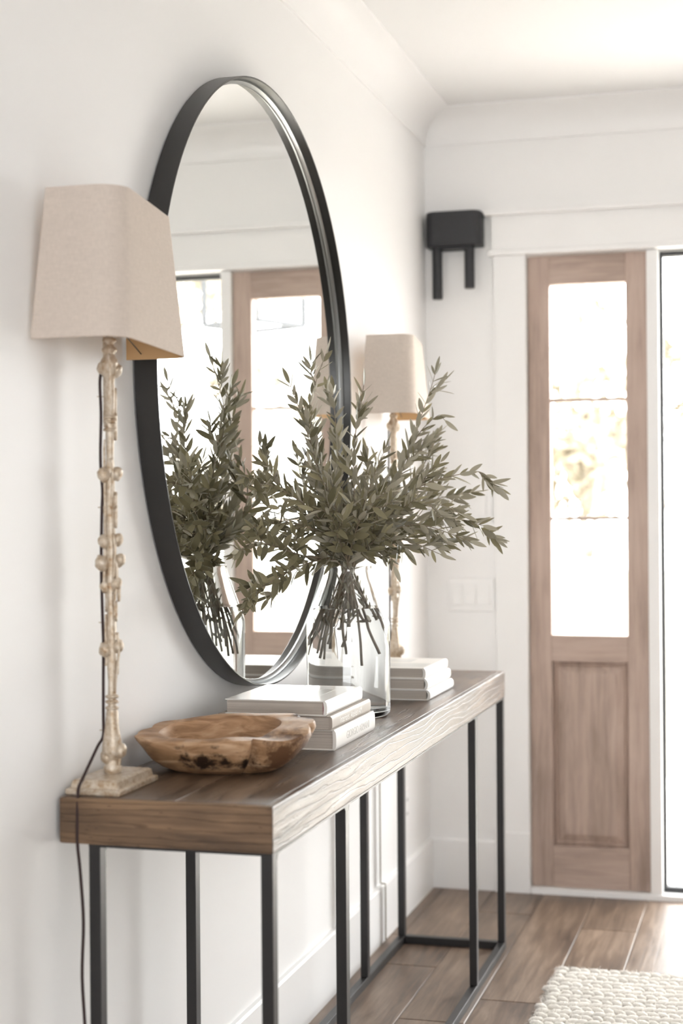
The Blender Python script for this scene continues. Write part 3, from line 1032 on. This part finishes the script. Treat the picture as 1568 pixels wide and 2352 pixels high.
# angles in bowl space: 0 = towards the camera's right, -90 = towards the camera
BROT = math.atan2(0.34, 0.94)
BOWL_SPOTS = [((0.105, -0.085, 0.040), 0.165, rgb((104, 74, 52))), ((-0.050, -0.130, 0.026), 0.115, rgb((50, 34, 24))), ((0.158, -0.020, 0.045), 0.085, rgb((52, 36, 27))),
              ((0.046, -0.130, 0.022), 0.060, rgb((40, 28, 20))), ((0.150, 0.060, 0.074), 0.07, rgb((66, 46, 33))), ((-0.02, -0.137, 0.058), 0.026, rgb((84, 62, 46)))]
bw = empty('wooden_bowl', (0.170, 0.352, HT), BROT)
tag(bw, 'rustic carved root wood bowl with irregular live edge', 'bowl')
NB = 128


def r_out(a):
    d = Vector((math.cos(a), math.sin(a), 0))
    base = 1.0 / math.sqrt((math.cos(a) / 0.163) ** 2 + (math.sin(a) / 0.142) ** 2)
    base *= 1 + 0.05 * noise.noise(d * 1.6 + Vector((4.1, 0, 0))) + 0.025 * noise.noise(d * 4.5)
    def dent(c, wdt, dep):
        q = ((a - c + math.pi) % (2 * math.pi) - math.pi) / wdt
        return dep * math.exp(-q * q)
    base -= dent(math.radians(-68), 0.05, 0.016)
    base += dent(math.radians(-42), 0.30, 0.012)
    base -= dent(math.radians(22), 0.09, 0.022)
    base += dent(math.radians(48), 0.16, 0.012)
    base -= dent(math.radians(-8), 0.07, 0.010)
    base -= dent(math.radians(158), 0.12, 0.012)
    return base


def r_in(a):
    return 1.0 / math.sqrt((math.cos(a) / 0.112) ** 2 + (math.sin(a) / 0.100) ** 2) * (1 + 0.03 * noise.noise(Vector((math.cos(a), math.sin(a), 3)) * 1.5))


def h_rim(a):
    h = 0.073 + 0.009 * math.cos(a - math.radians(40)) + 0.004 * noise.noise(Vector((math.cos(a), math.sin(a), 7)) * 2.5)
    q = ((a - math.radians(-48) + math.pi) % (2 * math.pi) - math.pi) / 0.30
    h -= 0.010 * math.exp(-q * q)
    return h


rings = []
outer = [(0.0, 0.0), (0.45, 0.0), (0.60, 0.004), (0.74, 0.16), (0.86, 0.38), (0.95, 0.64), (0.995, 0.86), (1.0, 0.96), (0.985, 1.0)]
for k, (fr, fh) in enumerate(outer[1:]):
    ring = []
    for j in range(NB):
        a = 2 * math.pi * j / NB
        rr = r_out(a) * fr
        d = Vector((math.cos(a), math.sin(a), fh))
        rr *= 1 + (0.05 * noise.noise(d * 3.0 + Vector((9, 2, 1))) if 1 < k < 7 else 0)
        # a deep split facing the camera
        q = ((a - math.radians(-66) + math.pi) % (2 * math.pi) - math.pi) / 0.045
        rr -= 0.015 * math.exp(-q * q) * (1 if 1 < k < 7 else 0.4)
        ring.append((rr * math.cos(a), rr * math.sin(a), max(0.0, fh * h_rim(a) + (0.0 if k < 2 else 0.001 * noise.noise(d * 6)))))
    rings.append(ring)
cxo, cyo = -0.012, 0.012
for (fr, fh) in ((1.06, 1.0), (1.0, 0.985), (0.95, 0.80), (0.85, 0.52), (0.66, 0.30), (0.40, 0.22), (0.15, 0.20)):
    ring = []
    for j in range(NB):
        a = 2 * math.pi * j / NB
        rr = r_in(a) * fr
        ring.append((cxo + rr * math.cos(a), cyo + rr * math.sin(a), fh * h_rim(a)))
    rings.append(ring)
MB().loft(rings, True, True, True).build('bowl_body', bowl_mat(), bw, smooth=True, angle=48)

# ------------------------------------------------------------------ vase, water
VX, VY = 0.195, 1.10
vs_ = empty('glass_vase', (VX, VY, HT))
tag(vs_, 'clear glass bottle vase holding the olive branches', 'vase')
g = 0.0035
op = [(0.0, 0.0), (0.080, 0.0), (0.089, 0.002), (0.0945, 0.008), (0.0955, 0.016), (0.0955, 0.205), (0.0945, 0.213), (0.0915, 0.222), (0.0575, 0.318), (0.0545, 0.328), (0.0540, 0.338), (0.0550, 0.3405)]
ip = [(0.0525, 0.3405), (0.0510, 0.337), (0.0512, 0.328), (0.0543, 0.3165), (0.0880, 0.2215), (0.0908, 0.2125), (0.0918, 0.205), (0.0918, 0.024), (0.0890, 0.016), (0.080, 0.0125), (0.0, 0.0115)]
MB().lathe([(max(r_, 0.0004), z) for r_, z in op + ip], 72).build('vase_body', M['vase_glass'], vs_, smooth=True, angle=60)
wl = 0.246


def cone_r(z):
    return 0.0908 - 0.0011 + (0.0543 - 0.0880) * max(0, (z - 0.2215)) / (0.3165 - 0.2215) + 0.0005


wp = [(0.0004, 0.0110), (0.080, 0.0120), (0.0895, 0.0155), (0.0923, 0.024), (0.0923, 0.205), (0.0912, 0.2127), (0.0884, 0.2218), (0.0543 + (0.0880 - 0.0543) * (0.3165 - wl) / 0.095 + 0.0004, wl), (0.0004, wl - 0.0004)]
tag(MB().lathe(wp, 72, (0, 0, 0)).build('water', M['water'], None, smooth=True, angle=50, loc=(VX, VY, HT)), 'clear water filling two thirds of the bottle vase', 'water')


# ------------------------------------------------------------------ olive branches
def leaf_mesh(i):
    rn = random.Random(100 + i)
    bend = rn.uniform(-0.25, 0.35)
    cup = rn.uniform(0.08, 0.22)
    wd = rn.uniform(0.105, 0.145)
    st = [0.0, 0.12, 0.3, 0.52, 0.75, 0.92, 1.0]
    wf = [0.12, 0.6, 0.95, 1.0, 0.74, 0.32, 0.0]
    tp, bt = [], []
    for s, q in zip(st, wf):
        z = bend * s * s * 0.35
        hwid = wd * q
        for e in (-1, 0, 1):
            tp.append((s, e * hwid, z + cup * hwid * abs(e)))
            bt.append((s, e * hwid * 0.98, z + cup * hwid * abs(e) - 0.012))
    m = MB()
    fs = []
    for k in range(len(st) - 1):
        for e in (0, 1):
            a = k * 3 + e
            fs.append((a, a + 3, a + 4, a + 1))
    m.add(tp, [f[::-1] for f in fs], 0)
    m.add(bt, fs, 1)
    n = len(tp)
    edge = [k * 3 for k in range(len(st))] + [k * 3 + 2 for k in range(len(st) - 1, -1, -1)]
    m.add(tp + bt, [(edge[i_], edge[(i_ + 1) % len(edge)], edge[(i_ + 1) % len(edge)] + n, edge[i_] + n) for i_ in range(len(edge))], 1)
    return m.mesh('leaf', [M['leaf_top'], M['leaf_under']], smooth=True)


LEAF = [leaf_mesh(i) for i in range(8)]
BR = [
    ('a', [(0.166, 1.113, 1.02), (0.194, 1.11, 1.14), (0.173, 1.094, 1.249), (0.142, 1.064, 1.378), (0.123, 1.049, 1.486), (0.139, 1.053, 1.565), (0.159, 1.059, 1.622)]),
    ('b', [(0.163, 1.07, 1.012), (0.192, 1.078, 1.141), (0.172, 1.062, 1.259), (0.141, 1.033, 1.377), (0.116, 1.015, 1.475), (0.088, 1.008, 1.553)]),
    ('c', [(0.195, 1.1, 1.001), (0.204, 1.092, 1.14), (0.217, 1.075, 1.289), (0.223, 1.066, 1.426), (0.246, 1.062, 1.548)]),
    ('d', [(0.178, 1.126, 1.009), (0.188, 1.129, 1.139), (0.174, 1.146, 1.279), (0.158, 1.152, 1.421), (0.146, 1.159, 1.543)]),
    ('e', [(0.185, 1.139, 1.008), (0.203, 1.133, 1.139), (0.239, 1.175, 1.259), (0.294, 1.232, 1.37), (0.328, 1.273, 1.484), (0.351, 1.289, 1.557), (0.361, 1.292, 1.593)]),
    ('f', [(0.167, 1.092, 1.031), (0.196, 1.121, 1.139), (0.237, 1.185, 1.248), (0.289, 1.23, 1.35), (0.329, 1.242, 1.442), (0.376, 1.245, 1.487), (0.392, 1.249, 1.476)]),
    ('g', [(0.143, 1.085, 1.001), (0.196, 1.1, 1.14), (0.269, 1.1, 1.249), (0.36, 1.105, 1.317), (0.447, 1.119, 1.345), (0.499, 1.134, 1.35), (0.532, 1.143, 1.315)]),
    ('h', [(0.142, 1.106, 1.01), (0.198, 1.111, 1.14), (0.264, 1.119, 1.214), (0.34, 1.141, 1.243), (0.434, 1.178, 1.247), (0.509, 1.209, 1.207)]),
    ('i', [(0.13, 1.092, 0.981), (0.194, 1.089, 1.14), (0.279, 1.061, 1.205), (0.372, 1.046, 1.234), (0.487, 1.058, 1.197)]),
    ('j', [(0.165, 1.06, 0.993), (0.204, 1.071, 1.141), (0.274, 1.039, 1.196), (0.344, 1.038, 1.2), (0.42, 1.049, 1.169)]),
    ('k', [(0.176, 1.095, 1.021), (0.211, 1.104, 1.14), (0.264, 1.078, 1.18), (0.297, 1.067, 1.176), (0.311, 1.07, 1.141)]),
    ('l', [(0.243, 1.114, 1.01), (0.196, 1.1, 1.14), (0.175, 1.032, 1.216), (0.149, 0.921, 1.279), (0.118, 0.819, 1.316), (0.116, 0.621, 1.335)]),
    ('m', [(0.262, 1.119, 0.98), (0.201, 1.102, 1.14), (0.177, 1.043, 1.191), (0.149, 0.952, 1.229), (0.115, 0.839, 1.242), (0.116, 0.652, 1.233)]),
    ('n', [(0.248, 1.136, 1.009), (0.186, 1.118, 1.139), (0.167, 1.04, 1.157), (0.136, 0.928, 1.17), (0.117, 0.746, 1.198), (0.116, 0.579, 1.188)]),
    ('o', [(0.243, 1.114, 1.04), (0.19, 1.067, 1.141), (0.162, 1.008, 1.157), (0.132, 0.906, 1.142), (0.116, 0.745, 1.112), (0.117, 0.631, 1.082), (0.115, 0.579, 1.055)]),
    ('p', [(0.215, 1.106, 1.021), (0.192, 1.078, 1.141), (0.171, 1.01, 1.221), (0.128, 0.956, 1.26), (0.089, 0.935, 1.275)]),
    ('q', [(0.221, 1.118, 1.01), (0.201, 1.102, 1.14), (0.241, 1.051, 1.259), (0.28, 1.02, 1.346), (0.309, 1.007, 1.403)]),
    ('r', [(0.188, 1.088, 1.012), (0.202, 1.081, 1.141), (0.205, 0.999, 1.25), (0.187, 0.942, 1.326), (0.149, 0.921, 1.379)]),
    ('s', [(0.161, 1.111, 1.01), (0.198, 1.132, 1.139), (0.244, 1.239, 1.248), (0.305, 1.297, 1.33), (0.353, 1.321, 1.434)]),
    ('t', [(0.152, 1.109, 1.01), (0.193, 1.131, 1.139), (0.259, 1.222, 1.228), (0.349, 1.289, 1.288), (0.441, 1.325, 1.308)]),
    ('u', [(0.222, 1.077, 1.003), (0.204, 1.071, 1.141), (0.123, 1.142, 1.239), (0.09, 1.112, 1.32), (0.089, 1.05, 1.398)]),
    ('v', [(0.206, 1.062, 1.023), (0.204, 1.071, 1.141), (0.25, 0.981, 1.23), (0.291, 0.94, 1.278), (0.341, 0.933, 1.315)]),
    ('w', [(0.216, 1.064, 1.023), (0.204, 1.071, 1.141), (0.208, 0.969, 1.212), (0.204, 0.916, 1.26), (0.178, 0.888, 1.269)]),
    ('x', [(0.143, 1.065, 0.943), (0.158, 1.069, 1.013), (0.187, 1.098, 1.13), (0.2, 1.205, 1.208), (0.202, 1.279, 1.321), (0.19, 1.286, 1.405)]),
    ('y', [(0.276, 1.123, 0.946), (0.243, 1.114, 1.03), (0.196, 1.1, 1.14), (0.141, 1.189, 1.239), (0.092, 1.248, 1.322), (0.089, 1.205, 1.424)]),
    ('z', [(0.196, 1.1, 1.041), (0.206, 1.103, 1.14), (0.279, 1.061, 1.225), (0.354, 1.041, 1.273), (0.421, 1.05, 1.277), (0.467, 1.063, 1.257)]),
]
BL = {
    'a': 'tallest olive branch, rising in front of the mirror to the topmost leaves',
    'b': 'upright olive branch leaning left before the reflected door',
    'c': 'upright olive branch crossing the black mirror rim',
    'd': 'upright olive branch standing just behind the tallest one',
    'e': 'thin olive branch rising past the far lamp shade',
    'f': 'thin olive branch nodding below the far lamp shade corner',
    'g': 'olive branch arching farthest right with a drooping tip',
    'h': 'long straight olive branch reaching right below the arching one',
    'i': 'olive branch reaching right and slightly down in front of the switch wall',
    'j': 'lowest olive branch on the right, pointing down toward the far books',
    'k': 'short olive sprig hanging over the right lip of the vase',
    'l': 'uppermost of the olive branches reaching far left across the mirror',
    'm': 'level olive branch reaching left across the reflected glass',
    'n': 'olive branch reaching farthest left in a low flat arc',
    'o': 'drooping olive branch hanging left below the vase mouth',
    'p': 'short olive branch pointing left between the upper left branches',
    'q': 'olive branch rising right of centre in front of the far lamp stem',
    'r': 'olive branch rising left of centre and leaning toward the viewer',
    's': 'olive branch leaning back right toward the far lamp',
    't': 'olive branch stretching right behind the arching one',
    'u': 'olive branch close to the mirror behind the left-leaning ones',
    'v': 'short olive sprig nearest the viewer, pointing right over the vase mouth',
    'w': 'short olive sprig nearest the viewer, pointing left over the vase mouth',
    'x': 'olive branch at the back whose stem stands in the left of the water',
    'y': 'olive branch at the back whose stem stands in the right of the water',
    'z': 'olive branch filling the gap under the arching right branch',
}


def olive_branch(key, pts, seed):
    rn = random.Random(seed)
    p0, p1 = Vector(pts[0]), Vector(pts[1])
    if key not in 'xy':
        ext = p0 + (p0 - p1).normalized() * rn.uniform(0.0, 0.09) + Vector((rn.uniform(-0.012, 0.012), rn.uniform(-0.012, 0.012), 0))
        off = Vector((ext.x - VX, ext.y - VY, 0))
        if off.length > 0.078:
            ext -= off * (1 - 0.078 / off.length)
        if (ext - p0).length > 0.015:
            pts = [ext] + list(pts)
    sp = catmull(pts, 10)
    L = [0.0]
    for a, b in zip(sp[:-1], sp[1:]):
        L.append(L[-1] + (b - a).length)
    tot = L[-1]
    r = empty('olive_branch', sp[0])
    tag(r, BL[key], 'branch', 'olive branches in the vase')
    o0 = sp[0]
    loc = [p - o0 for p in sp]
    MB().tube(loc, [0.0026 - 0.0019 * (l / tot) for l in L], 6).build('stem', M['stem'], r, smooth=True)

    def at(l):
        for i in range(len(L) - 1):
            if L[i + 1] >= l:
                q = (l - L[i]) / max(1e-6, L[i + 1] - L[i])
                return loc[i].lerp(loc[i + 1], q), (loc[i + 1] - loc[i]).normalized()
        return loc[-1], (loc[-1] - loc[-2]).normalized()

    def put(p, t, side, length, spread):
        d = (t * math.cos(spread) + side * math.sin(spread)).normalized()
        nrm = d.cross(side.cross(t)).normalized() if False else (t - d * t.dot(d))
        nrm = nrm.normalized() if nrm.length > 1e-4 else Vector((0, 0, 1))
        # some leaves turn over
        tw = rn.gauss(0, 0.7)
        nrm = (Matrix.Rotation(tw, 3, d) @ nrm).normalized()
        yv = nrm.cross(d).normalized()
        w0 = o0 + p + d * length
        if w0.x < 0.054:
            return
        o = bpy.data.objects.new('leaf', rn.choice(LEAF))
        COL.objects.link(o)
        o.parent = r
        o.matrix_basis = Matrix(((d.x * length, yv.x * length, nrm.x * length, p.x), (d.y * length, yv.y * length, nrm.y * length, p.y), (d.z * length, yv.z * length, nrm.z * length, p.z), (0, 0, 0, 1)))

    # first leaf height along the stem
    l = next(li for li, p in zip(L, sp) if p.z > 1.15 or li > tot * 0.5)
    if key in 'xy':
        l = 0.03
    elif seed % 2:
        l = next(li for li, p in zip(L, sp) if p.z > 1.0)
    ph = rn.uniform(0, 6.28)
    while l < tot - 0.004:
        p, t = at(l)
        fr = l / tot
        a = t.cross(Vector((0.2, 0.1, 1)))
        a = a.normalized() if a.length > 0.05 else Vector((1, 0, 0))
        b = t.cross(a)
        inside = (o0 + p).z < 1.145 and math.hypot((o0 + p).x - VX, (o0 + p).y - VY) < 0.1
        for sgn in (0, math.pi):
            if rn.random() < (0.35 if inside else 0.06):
                continue
            an = ph + sgn + rn.uniform(-0.3, 0.3)
            side = a * math.cos(an) + b * math.sin(an)
            ln_ = (0.038 + 0.021 * math.sin(math.pi * min(1, 0.25 + 0.8 * fr))) * rn.uniform(0.75, 1.15)
            if inside:
                ln_ = min(ln_, 0.026)
                q = o0 + p + side * ln_
                if math.hypot(q.x - VX, q.y - VY) > (0.086 if q.z < 1.02 else 0.086 - (q.z - 1.02) / 0.12 * 0.036):
                    continue
            put(p, t, side, ln_, rn.uniform(0.45, 0.95))
        ph += 1.57 + rn.uniform(-0.4, 0.4)
        l += rn.uniform(0.016, 0.024)
    put(loc[-1], (loc[-1] - loc[-2]).normalized(), a, 0.040, 0.12)
    # side twigs
    l = next(li for li, p in zip(L, sp) if p.z > 1.16 or li > tot * 0.55) + 0.01
    while l < tot * 0.93:
        p, t = at(l)
        a = t.cross(Vector((0.2, 0.1, 1)))
        a = a.normalized() if a.length > 0.05 else Vector((1, 0, 0))
        b = t.cross(a)
        an = rn.uniform(0, 6.28)
        side = a * math.cos(an) + b * math.sin(an)
        fr = l / tot
        tl_ = rn.uniform(0.06, 0.11) * (1.15 - 0.55 * fr)
        d1 = (t * 0.75 + side * 0.66).normalized()
        d2 = (t * 0.9 + side * 0.3 + Vector((0, 0, rn.uniform(-0.2, 0.25)))).normalized()
        q = catmull([p, p + d1 * tl_ * 0.5, p + d1 * tl_ * 0.5 + d2 * tl_ * 0.5], 4)
        if (o0 + q[-1]).x > 0.08:
            MB().tube(q, [0.0011 - 0.00008 * i for i in range(len(q))], 5).build('twig', M['stem'], r, smooth=True)
            for i in range(1, len(q) - 1):
                tt = (q[i + 1] - q[i]).normalized()
                aa = tt.cross(Vector((0.3, 0.2, 1))).normalized()
                bb = tt.cross(aa)
                ph = rn.uniform(0, 3.14)
                for sg in (0, math.pi):
                    if rn.random() < 0.22:
                        continue
                    put(q[i], tt, aa * math.cos(ph + sg) + bb * math.sin(ph + sg), rn.uniform(0.030, 0.050), rn.uniform(0.4, 0.9))
            put(q[-1], (q[-1] - q[-2]).normalized(), side, rn.uniform(0.03, 0.042), 0.15)
        l += rn.uniform(0.045, 0.07) * (2.2 if key in 'abcdefg' else 1.7 if key in 'lmno' else 1.0)
    return r


for i, (k, pts) in enumerate(BR):
    olive_branch(k, pts, 500 + i)

# ------------------------------------------------------------------ rug
RX0, RX1, RY0, RY1 = 0.556, 2.05, -1.6, 1.928
rg = empty('woven_rug', ((RX0 + RX1) / 2, (RY0 + RY1) / 2, 0))
tag(rg, 'chunky cream woven rug on the oak floor', 'rug')
M['wool'] = plain('cream_wool', (0.80, 0.77, 0.72, 1), 0.95, spec=0.1, bump=0.8, bscale=500, vary=0.08, vscale=30)
gx, gy = (RX0 + RX1) / 2, (RY0 + RY1) / 2
MB().box(RX0 - gx + 0.006, RX1 - gx - 0.006, RY0 - gy + 0.006, RY1 - gy - 0.006, 0.0, 0.009).build('backing', M['wool'], rg)
m = MB()
rn = random.Random(5)
pitch, st = 0.033, 0.027
TH = [0, 0.9, 1.6, 2.3, math.pi]
rows = int((RY1 - RY0 - 0.02) / pitch)
for i in range(rows):
    y = RY1 - 0.012 - i * pitch
    sgn = 1 if i % 2 else -1
    n = int((RX1 - RX0) / st)
    jx = rn.uniform(-0.008, 0.008)
    for j in range(n):
        x = RX0 + st * (j + 0.5) + jx
        if j == 0: x -= rn.uniform(0, 0.006)
        cx, cy, cz = x - gx + rn.uniform(-0.002, 0.002), y - gy + rn.uniform(-0.002, 0.002), 0.0115 + rn.uniform(-0.001, 0.0015)
        an = sgn * 0.55 + rn.uniform(-0.15, 0.15)
        ca, sa = math.cos(an), math.sin(an)
        vs, fs = [], []
        sx_, sy_, sz_ = 0.0215 * rn.uniform(0.85, 1.15), 0.0115 * rn.uniform(0.85, 1.15), 0.0105
        for th in TH:
            for q in range(7):
                ph = 2 * math.pi * q / 7
                px = -math.cos(th) * sx_
                py = math.sin(th) * math.cos(ph) * sy_
                pz = math.sin(th) * math.sin(ph) * sz_
                vs.append((cx + px * ca - py * sa, cy + px * sa + py * ca, cz + pz))
        for a in range(4):
            for q in range(7):
                u, v = a * 7 + q, a * 7 + (q + 1) % 7
                fs.append((u, v, v + 7, u + 7))
        m.add(vs, fs)
# loose fuzz
for i in range(5200):
    edge = rn.random()
    if edge < 0.25:
        x, y = RX0 + rn.gauss(0, 0.004), rn.uniform(1.1, RY1)
    elif edge < 0.45:
        x, y = rn.uniform(RX0, 1.1), RY1 + rn.gauss(-0.004, 0.004)
    else:
        x, y = rn.uniform(RX0, 1.2), rn.uniform(1.1, RY1)
    p = Vector((x - gx, y - gy, 0.016 if edge > 0.45 else rn.uniform(0.008, 0.016)))
    d = Vector((rn.gauss(0, 1), rn.gauss(0, 1), rn.uniform(-0.1, 0.9))).normalized()
    l = rn.uniform(0.006, 0.016)
    e = Vector((rn.gauss(0, 1), rn.gauss(0, 1), 0)).normalized() * 0.0006
    q = p + d * l * 0.6 + Vector((0, 0, 0.002))
    t_ = p + d * l + Vector((rn.gauss(0, 0.003), rn.gauss(0, 0.003), -0.002))
    t_.z = max(t_.z, 0.001)
    m.add([p - e, p + e, q + e, q - e, t_], [(0, 1, 2, 3), (3, 2, 4)])
tag(m.build('weave', M['wool'], rg, smooth=True), kind='stuff')

# ------------------------------------------------------------------ outside: porch, lantern, garden
pf = S(MB().box(-3.0, 6.0, YB + 0.16, YB + 2.6, -0.20, -0.075).build('porch_floor', M['underfloor']), 'pale weathered porch deck beyond the glass door', 'porch')
y = YB + 0.165
while y < YB + 2.5:
    plank(-3.0, 6.0, y, y + 0.128, -0.075, -0.045, 'plank', M['deck'], pf, 0.004)
    y += 0.136
S(MB().box(-14, 18, YB + 2.6, 40, -0.5, -0.35).build('lawn', plain('dry_lawn', rgb((104, 100, 88)), 0.9, vary=0.15, vscale=2)), 'dry pale lawn beyond the porch', 'lawn')

ln = empty('porch_lantern', (1.13, 4.21, 2.09), math.radians(24))
tag(ln, 'black open-frame square lantern hanging over the porch, seen in the mirror', 'lantern')
hs, hh = 0.155, 0.46
bt_ = 0.010
for z in (0.0, hh):
    for s in (-1, 1):
        MB().box(-hs, hs, s * hs - bt_, s * hs + bt_, z - bt_, z + bt_).build('bar', M['chime'], ln)
        MB().box(s * hs - bt_, s * hs + bt_, -hs, hs, z - bt_, z + bt_).build('bar', M['chime'], ln)
for sx in (-1, 1):
    for sy in (-1, 1):
        MB().box(sx * hs - bt_, sx * hs + bt_, sy * hs - bt_, sy * hs + bt_, 0, hh).build('post', M['chime'], ln)
        MB().tube([(sx * hs, sy * hs, hh), (0, 0, hh + 0.14)], 0.005, 6).build('roof_bar', M['chime'], ln)
MB().tube([(0, 0, hh + 0.14), (0, 0, hh + 0.452)], 0.005, 6).build('hanging_rod', M['chime'], ln)
MB().tube([(0, 0, hh + 0.14), (0, 0, 0.22)], 0.006, 6).build('candle_rod', M['chime'], ln)
for s in (-1, 1):
    MB().tube([(0, 0, 0.22), (s * 0.05, 0, 0.21), (s * 0.06, 0, 0.25)], 0.005, 6).build('candle_arm', M['chime'], ln)
    MB().lathe([(0.010, 0.25), (0.010, 0.33), (0.004, 0.34)], 10, (s * 0.06, 0, 0)).build('candle', M['plate'], ln)
S(MB().box(-3.0, 6.0, 4.15, 4.27, 3.0, 3.2).build('porch_beam', M['trim']), 'white porch beam above the entry carrying the lantern', 'beam')

ur = empty('garden_urn', (0.13, 6.5, -0.35))
tag(ur, 'pale grey urn on a pedestal in the bright garden', 'urn')
M['stone'] = plain('pale_stone', rgb((176, 178, 176)), 0.8, vary=0.1, vscale=20)
MB().lathe([(0.12, 0), (0.12, 0.06), (0.085, 0.10), (0.075, 0.95), (0.10, 1.02), (0.11, 1.06)], 24).build('pedestal', M['trim'], ur, smooth=True, angle=40)
MB().lathe([(0.05, 1.06), (0.06, 1.09), (0.05, 1.11), (0.09, 1.15), (0.13, 1.22), (0.145, 1.30), (0.16, 1.32), (0.15, 1.335), (0.13, 1.30), (0.02, 1.24)], 28).build('bowl', M['stone'], ur, smooth=True, angle=40)

M['foliage'] = leaf_mat('autumn_foliage', rgb((150, 142, 96)), rgb((214, 186, 140)))
M['bark'] = plain('pale_bark', rgb((150, 143, 134)), 0.9, vary=0.2, vscale=8)


def tree(loc, hgt, crown, label, seed, cols):
    rn = random.Random(seed)
    r = empty('tree', loc)
    tag(r, label, 'tree', 'trees beyond the porch')
    tr = [Vector((0, 0, 0)), Vector((rn.uniform(-0.1, 0.1), 0, hgt * 0.35)), Vector((rn.uniform(-0.2, 0.2), rn.uniform(-0.2, 0.2), hgt * 0.8))]
    MB().tube(catmull(tr, 6), [0.09 - 0.006 * k for k in range(13)], 8).build('trunk', M['bark'], r, smooth=True)
    for i in range(6):
        a = rn.uniform(0, 6.28)
        z = hgt * rn.uniform(0.3, 0.6)
        MB().tube(catmull([(0, 0, z), (math.cos(a) * crown * 0.5, math.sin(a) * crown * 0.5, z + 0.5), (math.cos(a) * crown * 0.85, math.sin(a) * crown * 0.85, z + 1.0)], 4), [0.05 - 0.005 * k for k in range(9)], 6).build('limb', M['bark'], r, smooth=True)
    m = MB()
    cl = [(Vector((rn.gauss(0, crown * 0.42), rn.gauss(0, crown * 0.42), hgt * rn.uniform(0.32, 1.0))), rn.uniform(0.3, 0.6) * crown * 0.7) for _ in range(15)]
    for c, rad in cl:
        for _ in range(130):
            d = Vector((rn.gauss(0, 1), rn.gauss(0, 1), rn.gauss(0, 0.8)))
            p = c + d.normalized() * rad * rn.random() ** 0.5
            s = rn.uniform(0.05, 0.11)
            u = Vector((rn.gauss(0, 1), rn.gauss(0, 1), rn.gauss(0, 1))).normalized()
            v = u.orthogonal().normalized()
            m.add([p - u * s, p + v * s * 0.45, p + u * s, p - v * s * 0.45], [(0, 1, 2, 3)])
    tag(m.build('crown', foliage(cols), r), kind='stuff')
    return r


def foliage(cols):
    m, nt, b = new_mat('foliage')
    N = nt.nodes.new
    tc = N('ShaderNodeTexCoord')
    n = N('ShaderNodeTexNoise'); n.inputs['Scale'].default_value = 2.2; n.inputs['Detail'].default_value = 5
    nt.links.new(tc.outputs['Object'], n.inputs['Vector'])
    r = N('ShaderNodeValToRGB')
    r.color_ramp.elements[0].position, r.color_ramp.elements[1].position = 0.35, 0.65
    r.color_ramp.elements[0].color = cols[0]
    r.color_ramp.elements[1].color = cols[1]
    nt.links.new(n.outputs['Fac'], r.inputs['Fac'])
    nt.links.new(r.outputs['Color'], b.inputs['Base Color'])
    b.inputs['Roughness'].default_value = 0.8
    return m


A_, B_, C_ = rgb((122, 116, 98)), rgb((144, 131, 113)), rgb((128, 130, 122))
tree((-0.6, 12.5, -0.35), 3.6, 1.1, 'pale autumn tree nearest the porch, seen through the sidelight panes', 1, (A_, B_))
tree((-3.0, 15.0, -0.35), 4.2, 1.3, 'tan tree left of the garden urn, farther back', 2, (rgb((128, 110, 84)), B_))
tree((0.9, 17.0, -0.35), 4.0, 1.2, 'yellowish tree right behind the garden urn', 3, (rgb((130, 118, 84)), B_))
tree((2.9, 12.0, -0.35), 3.4, 1.1, 'grey green tree seen through the glass door in the mirror', 4, (A_, C_))
tree((5.2, 15.5, -0.35), 4.4, 1.4, 'broad pale tree farthest right beyond the porch', 5, (A_, B_))
